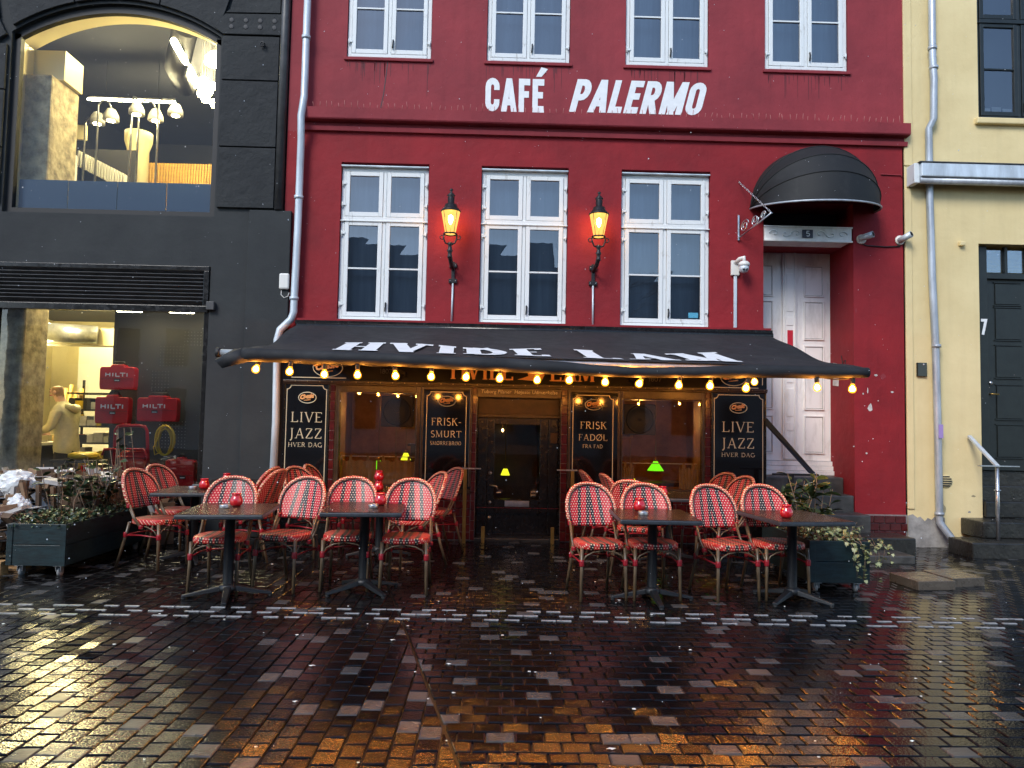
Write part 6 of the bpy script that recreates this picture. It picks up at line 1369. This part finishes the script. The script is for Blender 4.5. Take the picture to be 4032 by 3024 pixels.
PR = planter('dark teal wheeled planter at the right with trailing ivy', 2.97, 3.53, 6.95, 8.2, .085, .475, True)
shrub('laurel_shrub', 'glossy green laurel shrub in the right planter', (3.16, 7.55, .45), 11, 9, LAUREL, rg, (.20, .40), top=.62)
iv = thing('ivy_plant', 'variegated ivy spilling over the front corner of the right planter', 'ivy', (3.35, 7.2, .45)); ofs = (3.35, 7.2, .45)
for s in range(26):
    x = rg.uniform(3.05, 3.55); y = rg.uniform(6.95, 7.5)
    if s < 10:   # trailing strands down the front right corner
        x = rg.uniform(3.28, 3.62); top = Vector((x, rg.uniform(6.93, 7.05), .50)); end = Vector((x+rg.uniform(-.05, .10), 6.90+rg.uniform(-.05, .0), rg.uniform(.08, .34))); mid = top.lerp(end, .35)+Vector((.02, -.06, .02))
    else:
        top = Vector((x, y, .46)); end = top+Vector((rg.uniform(-.10, .16), rg.uniform(-.1, .08), rg.uniform(.06, .22))); mid = top.lerp(end, .5)+Vector((0, 0, .05))
    MB().tube([top, mid, end], [.004, .003, .002], 4).build('stem', 'twig', iv)
    for k in range(9):
        f = rg.random(); p = top.lerp(mid, f*2) if f < .5 else mid.lerp(end, f*2-1); put_leaf(rg.choice(IVY), iv, p+Vector((rg.gauss(0, .015), -abs(rg.gauss(0, .015)), rg.gauss(0, .012))), (rg.gauss(0, .7), -.5, rg.gauss(-.4, .6)), rg, ofs)
def cover(name, label, x0, x1, y0, y1, z, n, mats, size, rg, zr=.08):
    mb = MB()
    for k in range(n):
        mb.mi = rg.randrange(len(mats)); p = Vector((rg.uniform(x0, x1), rg.uniform(y0, y1), z+rg.random()*zr)); d = Vector((rg.gauss(0, 1), rg.gauss(0, 1), rg.uniform(-.3, .8))).normalized(); e = d.cross(Vector((rg.gauss(0, 1), rg.gauss(0, 1), rg.gauss(0, 1)))).normalized(); s = size*rg.uniform(.6, 1.3)
        mb.add([p, p+d*s*.5+e*s*.4, p+d*s, p+d*s*.5-e*s*.4], [(0, 1, 2, 3)])
    o = mb.build(name, mats, None, kind='stuff'); o['label'] = label; o['category'] = 'ground cover'; return o
cover('ground_cover', 'brown and green low growth covering the right planter soil', 2.98, 3.52, 6.97, 8.15, .44, 900, ['leaf_dark', 'leaf_brown', 'leaf_ivy'], .04, rg)
PLt = planter('dark teal wheeled planter at the left before the cardboard heap', -4.55, -4.01, 7.12, 8.75, .10, .49, True)
cover('ground_cover', 'dense dark ivy and dry stalks covering the left planter soil', -4.56, -4.0, 7.10, 8.72, .455, 2600, ['leaf_dark', 'leaf_dark', 'leaf_brown', 'leaf_dark', 'leaf_ivy'], .036, rg, .11)
LAU2 = [leaf_mesh('leaf', 'leaf_dark', .10, .06, .2), leaf_mesh('leaf', 'leaf_laurel', .09, .05, .2)]
shrub('twiggy_shrub', 'sparse leafy shrub with bare twigs in the left planter', (-4.26, 7.95, .47), 30, 5, LAU2, rg, (.22, .62), top=.62)
shrub('twiggy_shrub', 'tall almost leafless shrub at the back of the left planter', (-4.15, 8.45, .47), 8, 2, LAU2, rg, (.12, .2), top=.95)

# ================================================================== cardboard heap, bags, pallet
rg = random.Random(4); mb = MB()
def hz(x, y): return max(.10, .84*(1-((x+5.2)/1.35)**4*.5)*min(1, .55+(y-7.3)*.55))
for k in range(1500):
    x = rg.uniform(-6.6, -4.02) if k % 3 else rg.uniform(-5.6, -4.05); y = rg.uniform(7.35, 9.45)
    if x > -4.62 and y < 8.85: x = rg.uniform(-6.2, -4.66)
    h = hz(x, y)*rg.uniform(.55, 1.0); mb.mi = rg.choice((0, 0, 1, 1, 2, 2, 2)); upright = rg.random() < .35
    R_ = Matrix.Rotation(rg.uniform(0, pi), 3, 'Z') @ Matrix.Rotation(rg.gauss(1.2, .3) if upright else rg.gauss(0, .22), 3, 'X')
    mb.obox((x, y, h), (rg.uniform(.06, .30), rg.uniform(.05, .22), .005 if rg.random() < .8 else rg.uniform(.03, .07)), R_)
for i in range(16):     # body of the stack
    x = -6.5+.13*i if i < 14 else -4.4; mb.mi = i % 2
    mb.obox((x, 8.55+.1*(i % 3), .36), (.22, 1.35, .70), Matrix.Rotation(rg.gauss(0, .04), 3, 'Z'))
for i in range(34): mb.mi = rg.choice((0, 1, 1, 2)); mb.obox((-6.4+.055*i, 7.72+rg.uniform(-.1, .2), .40+rg.uniform(-.12, .12)), (.035, .05, .72), Matrix.Rotation(rg.gauss(0, .12), 3, 'X') @ Matrix.Rotation(rg.gauss(0, .12), 3, 'Y'))
hp = mb.build('cardboard_heap', ['cardboard', 'cardboard_dark', 'paper'], None, kind='stuff'); hp['label'] = 'tall heap of flattened cardboard and paper by the shop window'; hp['category'] = 'cardboard'
def bag(label, c, r, seed):
    g = random.Random(seed); bm = bmesh.new(); bmesh.ops.create_icosphere(bm, subdivisions=4, radius=1)
    import mathutils
    for v in bm.verts:
        n = mathutils.noise.noise(v.co*2.2+Vector((seed, 0, 0)))*.30+mathutils.noise.noise(v.co*6+Vector((0, seed, 0)))*.12; v.co = Vector((v.co.x*r[0], v.co.y*r[1], v.co.z*r[2]))*(1+n)
    me = bpy.data.meshes.new('plastic_bag'); bm.to_mesh(me); bm.free(); me.materials.append(MATS['plastic_bag']); o = bpy.data.objects.new('plastic_bag', me); COL.objects.link(o); o.location = c
    return tag(o, label, 'bag')
bag('large crumpled clear plastic bag on top of the cardboard heap', (-5.03, 7.95, .78), (.19, .16, .14), 3); bag('smaller crumpled plastic bag wedged in the cardboard behind the planter', (-4.80, 7.65, .60), (.11, .10, .10), 9)
pt = thing('pallet', 'orange timber pallet end under the cardboard at the left edge', 'pallet', (-5.0, 7.3, 0))
for i in range(3): bx('plank', 'pallet_wood', pt, -6.2, -4.60, 7.12+.36*i, 7.24+.36*i, .105, .13, .003); bx('plank', 'pallet_wood', pt, -6.2, -4.60, 7.12+.36*i, 7.24+.36*i, -.012, .012, .003)
for x in (-6.2, -5.45, -4.70):
    for y in (7.12, 7.48, 7.84): bx('block', 'pallet_wood', pt, x, x+.10, y, y+.12, .0125, .1045, .004)
cb = thing('open_carton', 'open brown carton beside the red trolley outside the shop window', 'box', (-4.1, 9.2, 0)); R_ = Matrix.Rotation(.5, 3, 'Z')
MB().obox((-4.05, 9.1, .62), (.26, .22, .24), R_ @ Matrix.Rotation(.25, 3, 'Y')).build('carton', 'cardboard', cb, .004); MB().obox((-4.05, 9.12, .25), (.34, .30, .50), R_).build('carton_below', 'cardboard_dark', cb, .004)
MB().obox((-4.14, 9.02, .77), (.14, .20, .005), R_ @ Matrix.Rotation(-.5, 3, 'Y')).build('flap', 'cardboard', cb)

# ================================================================== loose paving slabs, leaves and litter
for lab, pts in (('left of the two loose concrete slabs lying on the paving', [(4.03, 7.53), (4.42, 7.59), (4.47, 7.14), (4.07, 7.08)]), ('right of the two loose concrete slabs lying on the paving', [(4.45, 7.68), (4.83, 7.78), (4.88, 7.33), (4.50, 7.24)])):
    cxx = sum(p[0] for p in pts)/4; cyy = sum(p[1] for p in pts)/4; zt = .085
    mb = MB(); mb.add([(x, y, -.004) for x, y in pts]+[(x, y, zt) for x, y in pts], [(0, 1, 2, 3), (4, 7, 6, 5), (0, 4, 5, 1), (1, 5, 6, 2), (2, 6, 7, 3), (3, 7, 4, 0)]); tag(mb.build('loose_slab', 'slab_wet', None, .006), lab, 'paving slab', 'loose slabs')
mat('litter', (.75, .74, .68), .6, .2, 30)
rg = random.Random(12); lit = MB(); r0 = []
for k in range(70):
    y = rg.uniform(3.3, 9.0); x = rg.uniform(-.68*y, .68*y); s = rg.uniform(.006, .020); a = rg.uniform(0, pi)
    lit.add([(x+s*cos(a+b)*q, y+s*sin(a+b)*q*.7, .004+.004*(i % 2)) for i, (b, q) in enumerate(((0, 1.3), (.9, .7), (1.8, .6), (3.1, 1.2), (4.2, .7), (5.3, .6)))], [(0, 1, 2, 3, 4, 5)])
lo = lit.build('litter', 'litter', None, kind='stuff'); lo['label'] = 'scattered pale wet leaves and paper scraps on the paving'; lo['category'] = 'litter'

# ================================================================== across the square (seen mirrored in the panes)
def house(label, x0, x1, y, eave, ridge, wallm, ncol, nrow):
    t = thing('opposite_house', label, 'house', ((x0+x1)/2, y, 0), 0, 'houses across the square')
    bx('wall', wallm, t, x0, x1, y-9, y, 0, eave)
    MB().add([(x0-.3, y+.4, eave), (x1+.3, y+.4, eave), (x1+.3, y-4.5, ridge), (x0-.3, y-4.5, ridge), (x0-.3, y-9.4, eave), (x1+.3, y-9.4, eave)], [(0, 1, 2, 3), (3, 2, 5, 4), (0, 3, 4), (1, 5, 2)]).build('roof', 'roof_tile', t)
    w_ = bx('window', 'green_paint', t, x0+.6, x0+1.7, y+.01, y+.05, 1.2, 3.0)
    for i in range(ncol):
        for j in range(nrow):
            if i == 0 and j == 0: continue
            c = w_.copy(); COL.objects.link(c); c.location = ((x1-x0-1.9)/(max(1, ncol-1))*i, 0, 2.9*j)
house('pale house with dark windows across the square behind the camera', -24, -10.2, -17, 9.0, 12.5, 'house_white', 6, 3)
house('grey house with a big dark tiled roof across the square behind the camera', -10, 3.4, -18, 6.4, 11.6, 'house_white', 6, 2)
house('low dark-roofed house to the right across the square behind the camera', 3.6, 18, -19, 5.6, 10.4, 'house_white', 6, 2)
tr = thing('bare_tree', 'bare winter tree standing in the square behind the camera', 'tree', (4.2, -9, 0)); rg = random.Random(2); mb = MB()
def branch(p, d, L, r, lev):
    q = p+d*L; mb.tube([p, p.lerp(q, .5)+Vector((rg.gauss(0, .04), rg.gauss(0, .04), 0))*L, q], [r, r*.8, r*.6], 5, caps=False)
    if lev == 0: return
    for k in range(3 if lev > 1 else 4): branch(q if k else p.lerp(q, .75), (d+Vector((rg.gauss(0, .55), rg.gauss(0, .55), rg.gauss(.05, .35)))).normalized(), L*rg.uniform(.6, .8), r*.55, lev-1)
branch(Vector((4.2, -9, 3.0)), Vector((0, 0, 1)), 2.0, .14, 5); mb.build('crown', 'twig', tr)
MB().tube([(4.2, -9, -.02), (4.22, -9, 1.5), (4.2, -9, 3.05)], [.24, .18, .14], 8).build('trunk', 'twig', tr)

# ================================================================== falling sleet: tiny wet flakes hanging in the air
mat('sleet', (.85, .88, .90), .4)
rg = random.Random(77); mb = MB()
for k in range(750):
    y = rg.uniform(2.2, 9.3); x = rg.uniform(-.72*y, .74*y); z = rg.uniform(.3, 1.5+.62*y); r_ = rg.uniform(.0014, .0027)
    if y > 6.9 and z < 2.9 and -2.7 < x < 3.7: continue
    e = [Vector((rg.gauss(0, 1), rg.gauss(0, 1), rg.gauss(0, 1))).normalized()*r_*q for q in (1.5, 1, 1, .8, 1.2)]
    c = Vector((x, y, z)); mb.add([c+Vector((0, 0, r_*1.3)), c+Vector((r_, 0, 0))+e[1]*.3, c+Vector((-r_*.5, r_*.87, 0)), c+Vector((-r_*.5, -r_*.87, 0))+e[2]*.3, c-Vector((0, 0, r_))+e[3]*.3], [(0, 1, 2), (0, 2, 3), (0, 3, 1), (4, 2, 1), (4, 3, 2), (4, 1, 3)])
so_ = mb.build('falling_sleet', 'sleet', None, kind='stuff'); so_['label'] = 'fine white sleet flakes falling through the air'; so_['category'] = 'sleet'
